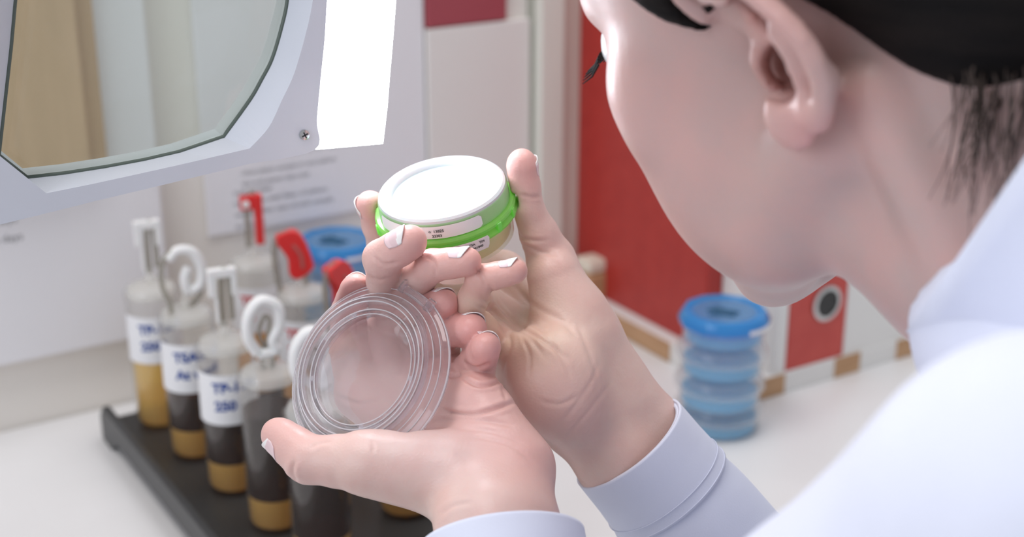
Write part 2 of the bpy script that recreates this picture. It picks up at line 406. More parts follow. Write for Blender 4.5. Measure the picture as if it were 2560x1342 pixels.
# ------------------------------------------------------------------ stacked blue dishes
def blue_dish(loc, top, label, grp, rz=0.0):
    t = empty('petri_dish', loc); t.rotation_euler.z = rz; t.scale = (1.08, 1.08, 1.0); tag(t, label, 'petri dish', grp)
    lathe('dish_base', [(0, 0), (0.0275, 0), (0.0285, 0.001), (0.0285, 0.012), (0.0310, 0.0125), (0.0310, 0.0140), (0.0272, 0.0140), (0.0270, 0.002), (0, 0.0015)], M['dish'], t, 48)
    lathe('blue_gel', [(0, 0.0017), (0.0266, 0.0017), (0.0266, 0.0095), (0, 0.0095)], M['blueagar'], t, 48)
    m = M['blue'] if top else M['dish']
    lathe('dish_lid', [(0, 0.0215), (0.0255, 0.0215), (0.0262, 0.0235), (0.0290, 0.0235), (0.0320, 0.0180), (0.0320, 0.0142), (0.0312, 0.0142), (0.0300, 0.0200), (0, 0.0205)], m, t, 12 if top else 48)
    if top:
        lathe('lid_disc', [(0, 0.0217), (0.0225, 0.0217), (0.0225, 0.0222), (0, 0.0222)], M['bluelight'], t, 40)
        bm = bmesh.new()
        for a0, l in ((0.3, 0.016), (0.9, 0.012), (-0.6, 0.010)):
            add_tube(bm, [(-0.010 + k * l / 5, 0.006 * math.sin(k * 1.7 + a0) + a0 * 0.006, 0.0227) for k in range(6)], 0.0011, 6)
        obj('marker_scribble', bm, M['bluemark'], t)
        bm = bmesh.new(); n = 12
        for k in range(n + 1):
            a = -2.6 + 1.0 * k / n
            for r, z in ((0.0323, 0.0145), (0.0323, 0.0178)): bm.verts.new((r * math.cos(a), r * math.sin(a), z))
        bm.verts.ensure_lookup_table()
        for k in range(n): bm.faces.new([bm.verts[2 * k], bm.verts[2 * k + 2], bm.verts[2 * k + 3], bm.verts[2 * k + 1]])
        obj('rim_label', bm, M['label'], t)
    return t


p = on_z(1795, 1062, TABLE)
names = ['lowest of the stack of blue gel dishes near the binders', 'second dish up in the stack near the binders, clear with blue gel',
         'third dish up in the stack near the binders, under the top one', 'top dish of the stack near the binders, with bright blue lid']
dx = [0.0, -0.003, -0.001, 0.001]
for k in range(4): blue_dish((p.x + dx[k] * 1.2, p.y + dx[k], TABLE + 0.0242 * k), k == 3, names[k], 'blue gel dishes by the binders', 0.3 * k)
q = on_z(842, 680, TABLE + 0.05)
p = on_y(842, 600, 1.0)
q = Vector((p.x, 1.0, 0))
for k in range(5): blue_dish((q.x + (k % 2) * 0.001, 1.0 - 0.002 * (k % 2), TABLE + 0.0242 * k), k == 4,
                             ['bottom', 'second', 'middle', 'fourth', 'blue-lidded top'][k] + ' dish of the stack against the wall behind the red clips', 'blue gel dishes by the wall', 0.2 * k)


# ------------------------------------------------------------------ canisters in the black rack
RZ = 0.016       # height of the rack's floor
CAN_R, CAN_H = 0.0192, 0.104


def canister(x, y, label, liquid, writing, kind, yaw=0.0, clip='white', filled=(0.060, 0.023), grp='canisters in the black rack'):
    t = empty('filter_canister', (x, y, TABLE + RZ + 0.0005)); t.rotation_euler.z = yaw; tag(t, label, 'canister', grp)
    R, H = CAN_R, CAN_H
    lathe('canister_body', [(0, 0.0), (R * 0.55, 0.0), (R * 0.9, 0.0012), (R, 0.005), (R, H - 0.004), (R + 0.0008, H - 0.003), (R + 0.0008, H), (R - 0.0012, H), (R - 0.0012, 0.006), (R * 0.85, 0.0025), (0, 0.0015)], M['canister'], t, 48)
    h1, h0 = filled
    lathe('broth', [(0, 0.0018), (R * 0.84, 0.0028), (R - 0.0014, 0.0062), (R - 0.0014, h0), (0, h0)], M['amber'] if liquid != 'gold' else M['gold'], t, 48)
    lathe('upper_broth_or_refraction', [(0, h0 + 0.0002), (R - 0.0014, h0 + 0.0002), (R - 0.0014, h1), (0, h1)], {'gold': M['gold'], 'dark': M['dark'], 'amber': M['amber']}[liquid], t, 48)  # gold and amber are broth; dark imitates the rack refracted through the canister
    lathe('canister_cap', [(0, H + 0.0075), (R * 0.55, H + 0.007), (R * 0.86, H + 0.0045), (R * 0.95, H + 0.001), (R * 0.93, H - 0.002), (R * 0.90, H - 0.002), (R * 0.9, H + 0.0005), (R * 0.82, H + 0.0030), (0, H + 0.0055)], M['canlid'], t, 48)
    lathe('cap_port', [(0, H + 0.0078), (0.0040, H + 0.0078), (0.0036, H + 0.013), (0.0024, H + 0.0135), (0.0024, H + 0.018), (0, H + 0.018)], M['canlid'], t, 24)
    if writing:
        bm = bmesh.new(); n = 40; a0, a1 = -math.pi * 0.5 - 1.9, -math.pi * 0.5 + 1.9
        zt = H - 0.014; zb = zt - 0.036
        for k in range(n + 1):
            a = a0 + (a1 - a0) * k / n
            for z in (zb, zt): bm.verts.new(((R + 0.0003) * math.cos(a), (R + 0.0003) * math.sin(a), z))
        bm.verts.ensure_lookup_table()
        for k in range(n): bm.faces.new([bm.verts[2 * k], bm.verts[2 * k + 2], bm.verts[2 * k + 3], bm.verts[2 * k + 1]])
        lab = obj('paper_label', bm, M['label'], t, smooth=True)
        bm = bmesh.new()
        for row, s in enumerate(writing[0]):
            def fn(a, b, row=row):
                ang = -math.pi / 2 - 0.35 - YAW * 0 + (a - 0.008 + 0.001 * row) / R
                rr = R + 0.0006
                return Vector((rr * math.cos(ang), rr * math.sin(ang), zt - 0.0125 - row * 0.013 + b + 0.04 * a))
            flat_text(s, 0.0095, fn, 0.0004, bm)
        obj('handwriting', bm, M[writing[1]], lab)
    cm = M['redclip'] if clip == 'red' else M['white']
    Hc = H + 0.018
    if kind == 'tall':       # straight tube up into an upright clip
        bm = bmesh.new(); add_tube(bm, smooth_path([(0, 0, Hc - 0.004), (0.0, 0, Hc + 0.015), (0.001, 0, Hc + 0.032), (0.004, 0.0, Hc + 0.034), (0.0055, 0, Hc + 0.026), (0.006, 0, Hc + 0.0)]), 0.0021, 10); obj('tube', bm, M['tube'], t, smooth=True)
        bm = bmesh.new(); add_box(bm, -0.0085, 0.0100, -0.0035, 0.0030, Hc + 0.030, Hc + 0.036); add_box(bm, -0.0085, -0.0036, -0.0035, 0.003, Hc + 0.017, Hc + 0.0302); add_box(bm, 0.0062, 0.0100, -0.0035, 0.003, Hc + 0.017, Hc + 0.0302); add_box(bm, -0.0045, -0.0030, -0.0030, 0.0025, Hc - 0.002, Hc + 0.0172)
        obj('pinch_clip', bm, cm, t, bev=0.001)
    elif kind == 'redtall':
        bm = bmesh.new(); add_tube(bm, smooth_path([(-0.003, 0, Hc - 0.004), (-0.003, 0, Hc + 0.02), (-0.001, 0, Hc + 0.036), (0.003, 0, Hc + 0.037), (0.004, 0, Hc + 0.02)]), 0.0024, 10); obj('tube', bm, M['tube'], t, smooth=True)
        bm = bmesh.new(); add_box(bm, -0.0085, 0.0085, -0.004, -0.001, Hc + 0.026, Hc + 0.038); add_box(bm, 0.0022, 0.0085, -0.005, 0.004, Hc - 0.002, Hc + 0.0375)
        obj('pinch_clip', bm, cm, t, bev=0.0012)
        lathe('clip_stud', [(0, 0.0), (0.003, 0.0), (0.0026, 0.0012), (0, 0.0014)], M['white'], t, 16, Matrix.Translation((-0.004, -0.004, Hc + 0.031)) @ Matrix.Rotation(math.pi / 2, 4, 'X'))
    elif kind == 'loop':     # tube that rises, loops over and comes down with a clip in the loop
        pts = smooth_path([(-0.011, -0.004, H - 0.004), (-0.011, -0.004, H + 0.012), (-0.015, -0.002, H + 0.026), (-0.013, 0, H + 0.042), (-0.003, 0, H + 0.050), (0.008, 0, H + 0.046), (0.013, 0, H + 0.030), (0.010, 0, H + 0.014), (0.002, 0, H + 0.007)])
        bm = bmesh.new(); add_tube(bm, pts, 0.0020, 10); obj('tube', bm, M['tube'], t, smooth=True)
        pc = smooth_path([(-0.009, 0, H + 0.043), (-0.002, 0, H + 0.049), (0.008, 0, H + 0.046), (0.013, 0, H + 0.034), (0.011, 0, H + 0.022), (0.003, 0, H + 0.019), (0.001, 0, H + 0.028), (0.004, 0, H + 0.036)])
        bm = bmesh.new(); add_tube(bm, pc, 0.0037, 10, 0.9); obj('pinch_clip', bm, cm, t, smooth=True)
    elif kind == 'ring':     # white oval clamp standing on two stems
        pc = smooth_path([(-0.006, 0, H + 0.017), (-0.011, 0, H + 0.028), (-0.010, 0, H + 0.042), (-0.002, 0, H + 0.051), (0.008, 0, H + 0.046), (0.009, 0, H + 0.034), (0.004, 0, H + 0.024), (0.006, 0, H + 0.017), (-0.006, 0, H + 0.016)])
        bm = bmesh.new(); add_tube(bm, pc, 0.0037, 10, 1.2); obj('pinch_clip', bm, cm, t, smooth=True)
        bm = bmesh.new(); add_tube(bm, [(-0.0025, 0, H + 0.004), (-0.003, 0, H + 0.017)], 0.0016, 10); add_tube(bm, [(0.003, 0, H + 0.004), (0.0035, 0, H + 0.017)], 0.0016, 10)
        add_tube(bm, smooth_path([(0.0, 0, H + 0.016), (-0.004, 0, H + 0.030), (0.000, 0, H + 0.040), (0.003, 0, H + 0.036), (-0.001, 0, H + 0.018)]), 0.0014, 8); obj('tube', bm, M['tube'], t, smooth=True)
    elif kind == 'redloop':  # red slab clip gripping a looped tube
        bm = bmesh.new(); add_tube(bm, smooth_path([(-0.014, 0, H - 0.004), (-0.017, 0, H + 0.015), (-0.018, 0, H + 0.036), (-0.013, 0, H + 0.047), (-0.004, 0, H + 0.046), (0.001, 0, H + 0.03), (0.003, 0, H + 0.008)]), 0.0023, 10); obj('tube', bm, M['tube'], t, smooth=True)
        prof = smooth_path([(-0.008, 0, 0.0465), (0.004, 0, 0.050), (0.0115, 0, 0.044), (0.0175, 0, 0.027), (0.017, 0, 0.020), (0.0065, 0, 0.0135), (0.0005, 0, 0.0175), (-0.0005, 0, 0.030), (-0.009, 0, 0.0430)], 4)[:-1]
        bm = bmesh.new()
        va = [bm.verts.new((v.x - 0.009, -0.0045, H + v.z)) for v in prof]; vb = [bm.verts.new((v.x - 0.009, 0.0045, H + v.z)) for v in prof]
        bm.faces.new(va); bm.faces.new(vb[::-1])
        for k in range(len(va)): bm.faces.new((va[k], va[(k + 1) % len(va)], vb[(k + 1) % len(va)], vb[k]))
        obj('pinch_clip', bm, cm, t, bev=0.001)
        bm = bmesh.new(); add_tube(bm, smooth_path([(-0.005, -0.0047, H + 0.040), (0.000, -0.0049, H + 0.032), (0.001, -0.0047, H + 0.022)]), 0.0012, 8); obj('clip_slot', bm, mat('clip_dull_red', (0.45, 0.12, 0.11), 0.4), t, smooth=True)  # duller red line down the clip's front
    return t


P0 = on_z(408, 1050, TABLE + RZ); P3 = on_z(694, 1303, TABLE + RZ)
step = (P3 - P0) / 3
row = [P0 + step * k for k in range(6)]
inw = -(YAW) * 0.9   # labels turned to the camera
canister(row[0].x, row[0].y, 'canister of clear golden broth, farthest in the left row, tall white clip', 'gold', (['TP-1380', '2502'], 'pen'), 'tall', -0.15)
canister(row[1].x, row[1].y, 'dark canister second from the wall, tube looped into a white clip', 'dark', (['TSAB  W2', 'At work'], 'pen'), 'loop', -0.15)
canister(row[2].x, row[2].y, 'dark canister third from the wall, upright rectangular white clip', 'dark', (['TP-1380', '250'], 'pen'), 'tall', -0.15)
canister(row[3].x, row[3].y, 'dark canister without label, white ring clamp on its cap', 'dark', None, 'ring', -0.15, filled=(0.082, 0.023))
canister(row[4].x, row[4].y, 'dark canister nearest the camera, half behind the thumb', 'dark', None, 'ring', -0.15, filled=(0.082, 0.023))
off = Vector((0.052, -0.004, 0))
Q = [on_z(636, 660, TABLE + RZ + CAN_H), on_z(756, 738, TABLE + RZ + CAN_H), on_z(868, 818, TABLE + RZ + CAN_H)]
canister(Q[0].x, Q[0].y, 'canister farthest in the right row, tall red clip by the wall', 'amber', (['TB', '25'], 'red_ink'), 'redtall', -0.25, 'red')
canister(Q[1].x, Q[1].y, 'canister in the middle of the right row, slanted red clip', 'amber', (['TB', '25'], 'red_ink'), 'redloop', -0.35, 'red')
canister(Q[2].x, Q[2].y, 'canister of the right row nearest the fingers, red clip', 'amber', (['TB', '25'], 'red_ink'), 'redloop', 0.3, 'red')
st = (Q[2] - Q[0]) / 2
for k in (3, 4): canister(Q[0].x + st.x * k, Q[0].y + st.y * k, ['canister hidden behind the clear lid, fourth in the right row', 'canister at the near end of the right row, orange broth below the wrist'][k - 3], 'dark', None, 'ring', 0, filled=(0.07, 0.023))

# rack
rk = empty('canister_rack', (row[0].x, row[0].y, TABLE)); tag(rk, 'black moulded rack with arched side foot, holding the broth canisters', 'rack')
xa, xb = row[0].x - 0.034, Q[0].x + 0.034
ya, yb = row[0].y + 0.026, row[0].y - 0.42
bm = bmesh.new(); add_box(bm, xa - rk.location.x, xb - rk.location.x, yb - rk.location.y, ya - rk.location.y, 0.010, RZ)
obj('rack_tray', bm, M['rack'], rk, bev=0.0015)


def side_rail(x, name):
    L = ya - yb; pr = [(0, 0.0), (0.0, 0.020), (0.008, 0.030), (L - 0.008, 0.030), (L, 0.020), (L, 0.0), (L - 0.022, 0.0)]
    for k in range(9):
        s = k / 8; pr.append((L - 0.022 - 0.02 * s, 0.010 * math.sin(s * math.pi / 2)))
    for k in range(9):
        s = 1 - k / 8; pr.append((0.022 + 0.02 * s, 0.010 * math.sin(s * math.pi / 2)))
    bm = bmesh.new(); X = x - rk.location.x; Y = yb - rk.location.y
    va = [bm.verts.new((X - 0.003, Y + a, b)) for a, b in pr]; vb = [bm.verts.new((X + 0.003, Y + a, b)) for a, b in pr]
    bm.faces.new(va); bm.faces.new(vb[::-1])
    for k in range(len(va)): bm.faces.new((va[k], va[(k + 1) % len(va)], vb[(k + 1) % len(va)], vb[k]))
    return obj(name, bm, M['rack'], rk, bev=0.0012)


side_rail(xa - 0.003, 'side_rail'); side_rail(xb + 0.003, 'side_rail')

# ------------------------------------------------------------------ magnifier lamp
NL = np.array([0.40, 0.28, -0.873]); NL /= np.linalg.norm(NL)     # the way the lamp faces, in camera space
O_L = cp(890, 200, 0.605)


def lp(px, py, off=0.0):
    r = np.array([(px - 1280) / FP, (py - 671) / FP, 1.0]); o = O_L - NL * off
    return c2w(r * (np.dot(o, NL) / np.dot(r, NL)))


lo = c2w(O_L); lampt = empty('magnifier_lamp', lo); tag(lampt, 'white framed bench magnifier lamp with glowing light strip, hanging at upper left', 'magnifier lamp')
lw = Matrix.Translation(-lo)
nw = (c2w(O_L + NL) - lo).normalized()


def mesh_from(name, faces_pts, m, parent, bev=0.0):
    bm = bmesh.new(); vs = {}
    def V(p):
        k = tuple(round(c, 6) for c in p)
        if k not in vs: vs[k] = bm.verts.new(p - lo)
        return vs[k]
    for f in faces_pts:
        try: bm.faces.new([V(p) for p in f])
        except ValueError: pass
    return obj(name, bm, m, parent, bev=bev)


lens_px = [(67, 445), (165, 434), (268, 418), (360, 401), (447, 381), (559, 343), (626, 250), (655, 200), (682, 147), (706, 67), (720, 0), (728, -110), (715, -230), (650, -330), (300, -330), (60, -300), (45, -100), (25, 120), (-5, 386)]
bev_px = [(116, 483), (230, 460), (340, 436), (440, 414), (530, 393), (624, 371), (672, 318), (705, 250), (735, 185), (763, 90), (782, 0), (792, -120), (780, -250), (700, -370), (290, -370), (20, -340), (5, -120), (-15, 120), (-50, 350)]
out_px = [(-40, 571), (100, 537), (240, 502), (400, 464), (540, 430), (626, 409), (787, 375), (793, 300), (802, 200), (812, 100), (818, 0), (830, -160), (838, -300), (840, -460), (300, -460), (-250, -440), (-260, -100), (-270, 150), (-280, 600)]
def fine(pts):      # round the drawn curves, keep the corners
    out = list(pts[:5]); seg = smooth_path([(a, b, 0) for a, b in pts[5:12]], 5); out += [(v.x, v.y) for v in seg]; return out + list(pts[12:])


lens_px, bev_px, out_px = fine(lens_px), fine(bev_px), fine(out_px)
n = len(out_px); F = []
TH = 0.030
for i in range(n):
    j = (i + 1) % n
    A, B = lp(*out_px[i]), lp(*out_px[j]); a, b = lp(*bev_px[i]), lp(*bev_px[j])
    F.append((A, B, b, a))
    A2, B2 = A - nw * TH, B - nw * TH; F.append((A, A2, B2, B))
    la, lb = lp(*lens_px[i], 0.012), lp(*lens_px[j], 0.012)
    F.append((a, b, lb, la)); la2, lb2 = la - nw * 0.018, lb - nw * 0.018
    F.append((la, lb, lb2, la2)); F.append((A2, la2, lb2, B2))
frame = mesh_from('frame', F, M['lamp'], lampt)
# rubber gasket round the glass
bm = bmesh.new(); add_tube(bm, [lp(*q_, 0.0125) - lo for q_ in lens_px] + [lp(*lens_px[0], 0.0125) - lo], 0.0011, 8)
obj('gasket', bm, M['gasket'], lampt, smooth=True)
# lens: slightly domed on both faces
bm = bmesh.new()
cen = sum((lp(*q_, 0.014) for q_ in lens_px), Vector()) / n
top = []; bot = []
NR = 10
for ring in range(NR + 1):
    s = ring / NR; hgt = 0.0045 * (1 - s * s)
    if ring == 0:
        top.append([bm.verts.new(cen + nw * hgt - lo)]); bot.append([bm.verts.new(cen - nw * (hgt + 0.002) - lo)])
    else:
        top.append([bm.verts.new(cen + (lp(*q_, 0.014) - cen) * s + nw * hgt - lo) for q_ in lens_px])
        bot.append([bm.verts.new(cen + (lp(*q_, 0.014) - cen) * s - nw * (hgt + 0.002) - lo) for q_ in lens_px])
for L in (top, bot):
    for ring in range(NR):
        for i in range(n):
            j = (i + 1) % n
            if ring == 0: bm.faces.new((L[0][0], L[1][i], L[1][j]))
            else: bm.faces.new((L[ring][i], L[ring + 1][i], L[ring + 1][j], L[ring][j]))
for i in range(n): bm.faces.new((top[-1][i], top[-1][(i + 1) % n], bot[-1][(i + 1) % n], bot[-1][i]))
obj('magnifying_lens', bm, M['lens'], lampt, smooth=True)
# light housing and strip
hp = [(790, 374), (957, 359), (968, 268), (975, 180), (983, 90), (990, 0), (1002, -200), (1010, -430), (840, -430), (818, 0)]
def slab(name, pts, o1, o2, m):
    T = [lp(*q_, o1) for q_ in pts]; Bk = [t_ - nw * (o2 - o1) for t_ in T]; k = len(pts)
    return mesh_from(name, [T, Bk[::-1]] + [(T[i], Bk[i], Bk[(i + 1) % k], T[(i + 1) % k]) for i in range(k)], m, lampt)
slab('light_housing', [(797, 368), (955, 355), (966, 268), (973, 180), (981, 90), (988, 0), (1000, -200), (1008, -430), (842, -430), (820, 0)], 0.006, 0.030, M['lamp'])
slab('light_strip', hp, 0.0006, 0.0055, M['led'])
sc = lp(761, 337, -0.0003); Rm = nw.to_track_quat('Z', 'Y').to_matrix().to_4x4()
lathe('screw', [(0, 0), (0.0022, 0), (0.0021, 0.0006), (0.0012, 0.0010), (0, 0.0010)], M['metal'], lampt, 24, Matrix.Translation(sc - lo) @ Rm)
bm = bmesh.new(); add_box(bm, -0.0014, 0.0014, -0.0003, 0.0003, 0.0009, 0.0012); add_box(bm, -0.0003, 0.0003, -0.0014, 0.0014, 0.0009, 0.0012)
bmesh.ops.transform(bm, matrix=Matrix.Translation(sc - lo) @ Rm @ Matrix.Rotation(0.4, 4, 'Z'), verts=bm.verts)
obj('screw_slot', bm, M['black'], lampt)
bm = bmesh.new(); arm0 = lp(300, -440, 0.015)
add_tube(bm, [arm0 - lo, arm0 - lo + Vector((-0.05, 0.02, 0.12)), arm0 - lo + Vector((-0.35, 0.25, 0.30))], 0.009, 14); obj('arm', bm, M['lamp'], lampt, smooth=True)


# ------------------------------------------------------------------ dish with green ring (held in the right hand)
def frame_at(center, nrm, xdir):
    """4x4 world matrix: z along nrm, x near xdir (all camera-space)"""
    z = (c2w(np.array(center) + nrm) - c2w(center)).normalized(); x = (c2w(np.array(center) + xdir) - c2w(center))
    x = (x - z * x.dot(z)).normalized(); y = z.cross(x)
    return Matrix(((x.x, y.x, z.x, 0), (x.y, y.y, z.y, 0), (x.z, y.z, z.z, 0), (0, 0, 0, 1)))


DC = cp(1103, 466, 0.600)
DN = np.array([-0.146, -0.827, -0.54]); DN /= np.linalg.norm(DN)
MD = Matrix.Translation(c2w(DC)) @ frame_at(DC, DN, np.array([1.0, -0.1, 0]))
dish = empty('contact_dish'); dish.matrix_world = MD
tag(dish, 'white topped petri dish with bright green ring, held up in the right hand', 'petri dish')
lathe('frosted_cover', [(0, -0.0022), (0.0212, -0.0022), (0.0222, -0.0003), (0.0228, 0.0), (0.0262, 0.0), (0.0272, -0.0008), (0.0274, -0.0022), (0.0262, -0.0022), (0.0262, -0.0012), (0.0228, -0.0022), (0, -0.0032)], M['dome'], dish, 128)
lathe('cover_wall', [(0.0274, -0.0018), (0.0278, -0.0024), (0.0280, -0.0085), (0.0268, -0.0085), (0.0266, -0.0024)], clear('green_tinted_wall', (0.62, 0.95, 0.55), 0.15, 1.45, 0.55), dish, 128)
lathe('green_ring', [(0.0272, -0.0086), (0.0296, -0.0086), (0.0303, -0.0094), (0.0303, -0.0104), (0.0292, -0.0112), (0.0297, -0.0120), (0.0306, -0.0132), (0.0303, -0.0142), (0.0272, -0.0142)], M['green'], dish, 128)
lathe('dish_base', [(0.0270, -0.0142), (0.0278, -0.0142), (0.0274, -0.0250), (0.0255, -0.0262), (0, -0.0262), (0, -0.0250), (0.0250, -0.0250), (0.0262, -0.0240)], M['base'], dish, 96)
lathe('agar', [(0, -0.0175), (0.0258, -0.0175), (0.0258, -0.0245), (0, -0.0245)], M['agar'], dish, 96)
for a in (0.35, 0.75, 2.9, 3.35):
    bm = bmesh.new(); add_box(bm, 0.0290, 0.0308, -0.0012, 0.0012, -0.0140, -0.0096)
    bmesh.ops.transform(bm, matrix=Matrix.Rotation(-a, 4, 'Z'), verts=bm.verts); obj('ring_catch', bm, M['green'], dish, bev=0.0003)


def band(name, parent, r0, r1, z0, z1, a0, a1, m, n=40):
    bm = bmesh.new()
    for k in range(n + 1):
        a = a0 + (a1 - a0) * k / n; e = 1 if 0 < k < n else 0.6
        zc = (z0 + z1) / 2; hz = (z1 - z0) / 2 * e
        for r, z in ((r0, zc - hz), (r1, zc + hz)): bm.verts.new((r * math.cos(a), r * math.sin(a), z))
    bm.verts.ensure_lookup_table()
    for k in range(n): bm.faces.new([bm.verts[2 * k], bm.verts[2 * k + 2], bm.verts[2 * k + 3], bm.verts[2 * k + 1]])
    return obj(name, bm, m, parent, smooth=True)


l1 = band('upper_label', dish, 0.0284, 0.0281, -0.0082, -0.0026, -2.75, -0.98, M['label'])
l2 = band('lower_label', dish, 0.0308, 0.0316, -0.0172, -0.0110, -2.0, -0.98, M['label'])
bm = bmesh.new()
def cyl(r, z0, a0, slope=0.0):
    return lambda a, b: Vector(((r + slope * b) * math.cos(a0 + a / r), (r + slope * b) * math.sin(a0 + a / r), z0 + b))
flat_text('o  13825', 0.0018, cyl(0.0285, -0.0052, -1.80), 0.00003, bm); flat_text('33303', 0.0017, cyl(0.0285, -0.0074, -1.76), 0.00003, bm)
obj('printed_text', bm, M['ink_black'], l1)
bm = bmesh.new()
flat_text('25099  TSA    T04', 0.0016, cyl(0.0315, -0.0133, -1.44, 0.13), 0.00003, bm); flat_text('LOT: F4EB41840', 0.0016, cyl(0.0312, -0.0154, -1.44, 0.13), 0.00003, bm); flat_text('IM', 0.0024, cyl(0.0314, -0.0138, -1.56, 0.13), 0.0001, bm)
obj('printed_text', bm, M['ink_black'], l2)

# ------------------------------------------------------------------ clear lid (held in the left hand)
LS = 1.12
LC = cp(906, 922, 0.570); LN = np.array([-0.47, -0.34, -0.81]); LN /= np.linalg.norm(LN)
ML = Matrix.Translation(c2w(LC)) @ frame_at(LC, LN, np.array([0.574, -0.819, 0]))
lid = empty('clear_lid'); lid.matrix_world = ML @ Matrix.Scale(LS, 4)
tag(lid, 'clear round plastic dish lid with stepped rings, resting in the left palm', 'lid')
RS = 0.0338
pr = [(0, -0.0030), (0.0205, -0.0030), (0.0208, 0.0002), (0.0222, 0.0005), (0.0226, -0.0022), (0.0246, -0.0025), (0.0250, 0.0020), (0.0264, 0.0022), (0.0270, -0.0010),
      (0.0288, -0.0010), (0.0292, -0.0022), (0.0312, -0.0026), (0.0316, -0.0018), (0.0320, -0.0032), (0.0332, -0.0036), (0.0338, -0.0050), (0.0326, -0.0052), (0.0300, -0.0042), (0.0276, -0.0026), (0.0262, 0.0006), (0.0258, -0.0040), (0.0226, -0.0038), (0.0216, -0.0012), (0.0213, -0.0044), (0, -0.0042)]
lathe('ringed_disc', pr, M['lid'], lid, 128)
bm = bmesh.new(); add_box(bm, 0.0306, 0.0336, -0.0066, 0.0066, -0.0028, 0.0004); add_box(bm, 0.0300, 0.0350, 0.0066, 0.0078, -0.0036, 0.0010); add_box(bm, 0.0300, 0.0350, -0.0078, -0.0066, -0.0036, 0.0010)
obj('hinge_tab', bm, M['lid'], lid, bev=0.0006)
bm = bmesh.new()
for r_, z_, q_ in ((0.0207, 0.0003, .00022), (0.0224, 0.0005, .00026), (0.0250, 0.0021, .00028), (0.0266, 0.0021, .00022), (0.0290, -0.0010, .00020), (0.0314, -0.0020, .00020), (0.0336, -0.0042, .00034)):
    add_lathe(bm, [(r_ + q_ * math.cos(a_ * math.pi / 3), z_ + q_ * math.sin(a_ * math.pi / 3)) for a_ in range(6)], 128)
obj('rim_highlights', bm, M['rim'], lid, smooth=True)  # whitish rings added on the lid's edges to imitate their bright highlights
for a in (0.9, 2.3, 3.9, 5.1):
    bm = bmesh.new(); add_box(bm, 0.0208, 0.0224, -0.0008, 0.0008, 0.0002, 0.0008)
    bmesh.ops.transform(bm, matrix=Matrix.Rotation(a, 4, 'Z'), verts=bm.verts); obj('stacking_rib', bm, M['lidtab'], lid)


# ------------------------------------------------------------------ the person: signed distance fields meshed as one skin
class Field:
    def __init__(s, lo, hi, h):
        s.h = h; s.lo = np.array(lo, dtype=np.float64); s.n = np.ceil((np.array(hi) - s.lo) / h).astype(int) + 1
        s.ax = [(s.lo[i] + h * np.arange(s.n[i])).astype(np.float32) for i in range(3)]

    def new(s): return np.full(s.n, 0.03, np.float32)

    def region(s, lo, hi):
        a = np.clip(np.floor((lo - s.lo) / s.h).astype(int), 0, s.n); b = np.clip(np.ceil((hi - s.lo) / s.h).astype(int) + 1, 0, s.n)
        sl = tuple(slice(a[i], b[i]) for i in range(3))
        return sl, s.ax[0][sl[0]][:, None, None], s.ax[1][sl[1]][None, :, None], s.ax[2][sl[2]][None, None, :]


def smin(a, b, k):
    if k <= 0: return np.minimum(a, b)
    h = np.maximum(k - np.abs(a - b), 0) / k
    return np.minimum(a, b) - h * h * h * k / 6


def smax(a, b, k): return -smin(-a, -b, k)


def cone(a, b, ra, rb):
    return ('c', np.array(a, float), np.array(b, float), ra, rb)


def ell(c, r, R=None):
    return ('e', np.array(c, float), np.array(r, float), np.eye(3) if R is None else R)


def put(F, A, prim, k, sub=False):
    m = max(0.012, k * 1.6 + 2 * F.h)
    if prim[0] == 'c':
        _, a, b, ra, rb = prim; r = max(ra, rb)
        sl, X, Y, Z = F.region(np.minimum(a, b) - r - m, np.maximum(a, b) + r + m)
        if A[sl].size == 0: return
        ab = b - a; L2 = float(ab @ ab) + 1e-12
        t = np.clip(((X - a[0]) * ab[0] + (Y - a[1]) * ab[1] + (Z - a[2]) * ab[2]) / L2, 0, 1)
        d = np.sqrt((X - a[0] - t * ab[0]) ** 2 + (Y - a[1] - t * ab[1]) ** 2 + (Z - a[2] - t * ab[2]) ** 2) - (ra + (rb - ra) * t)
    else:
        _, c, r, R = prim; rm = float(max(r))
        sl, X, Y, Z = F.region(c - rm - m, c + rm + m)
        if A[sl].size == 0: return
        x, y, z = X - c[0], Y - c[1], Z - c[2]
        u = [(R[0, i] * x + R[1, i] * y + R[2, i] * z) for i in range(3)]      # columns of R are the axes
        k0 = np.sqrt(sum((u[i] / r[i]) ** 2 for i in range(3))); k1 = np.sqrt(sum((u[i] / r[i] ** 2) ** 2 for i in range(3))) + 1e-9
        d = k0 * (k0 - 1) / k1
    A[sl] = smax(A[sl], -d, k) if sub else smin(A[sl], d.astype(np.float32), k)


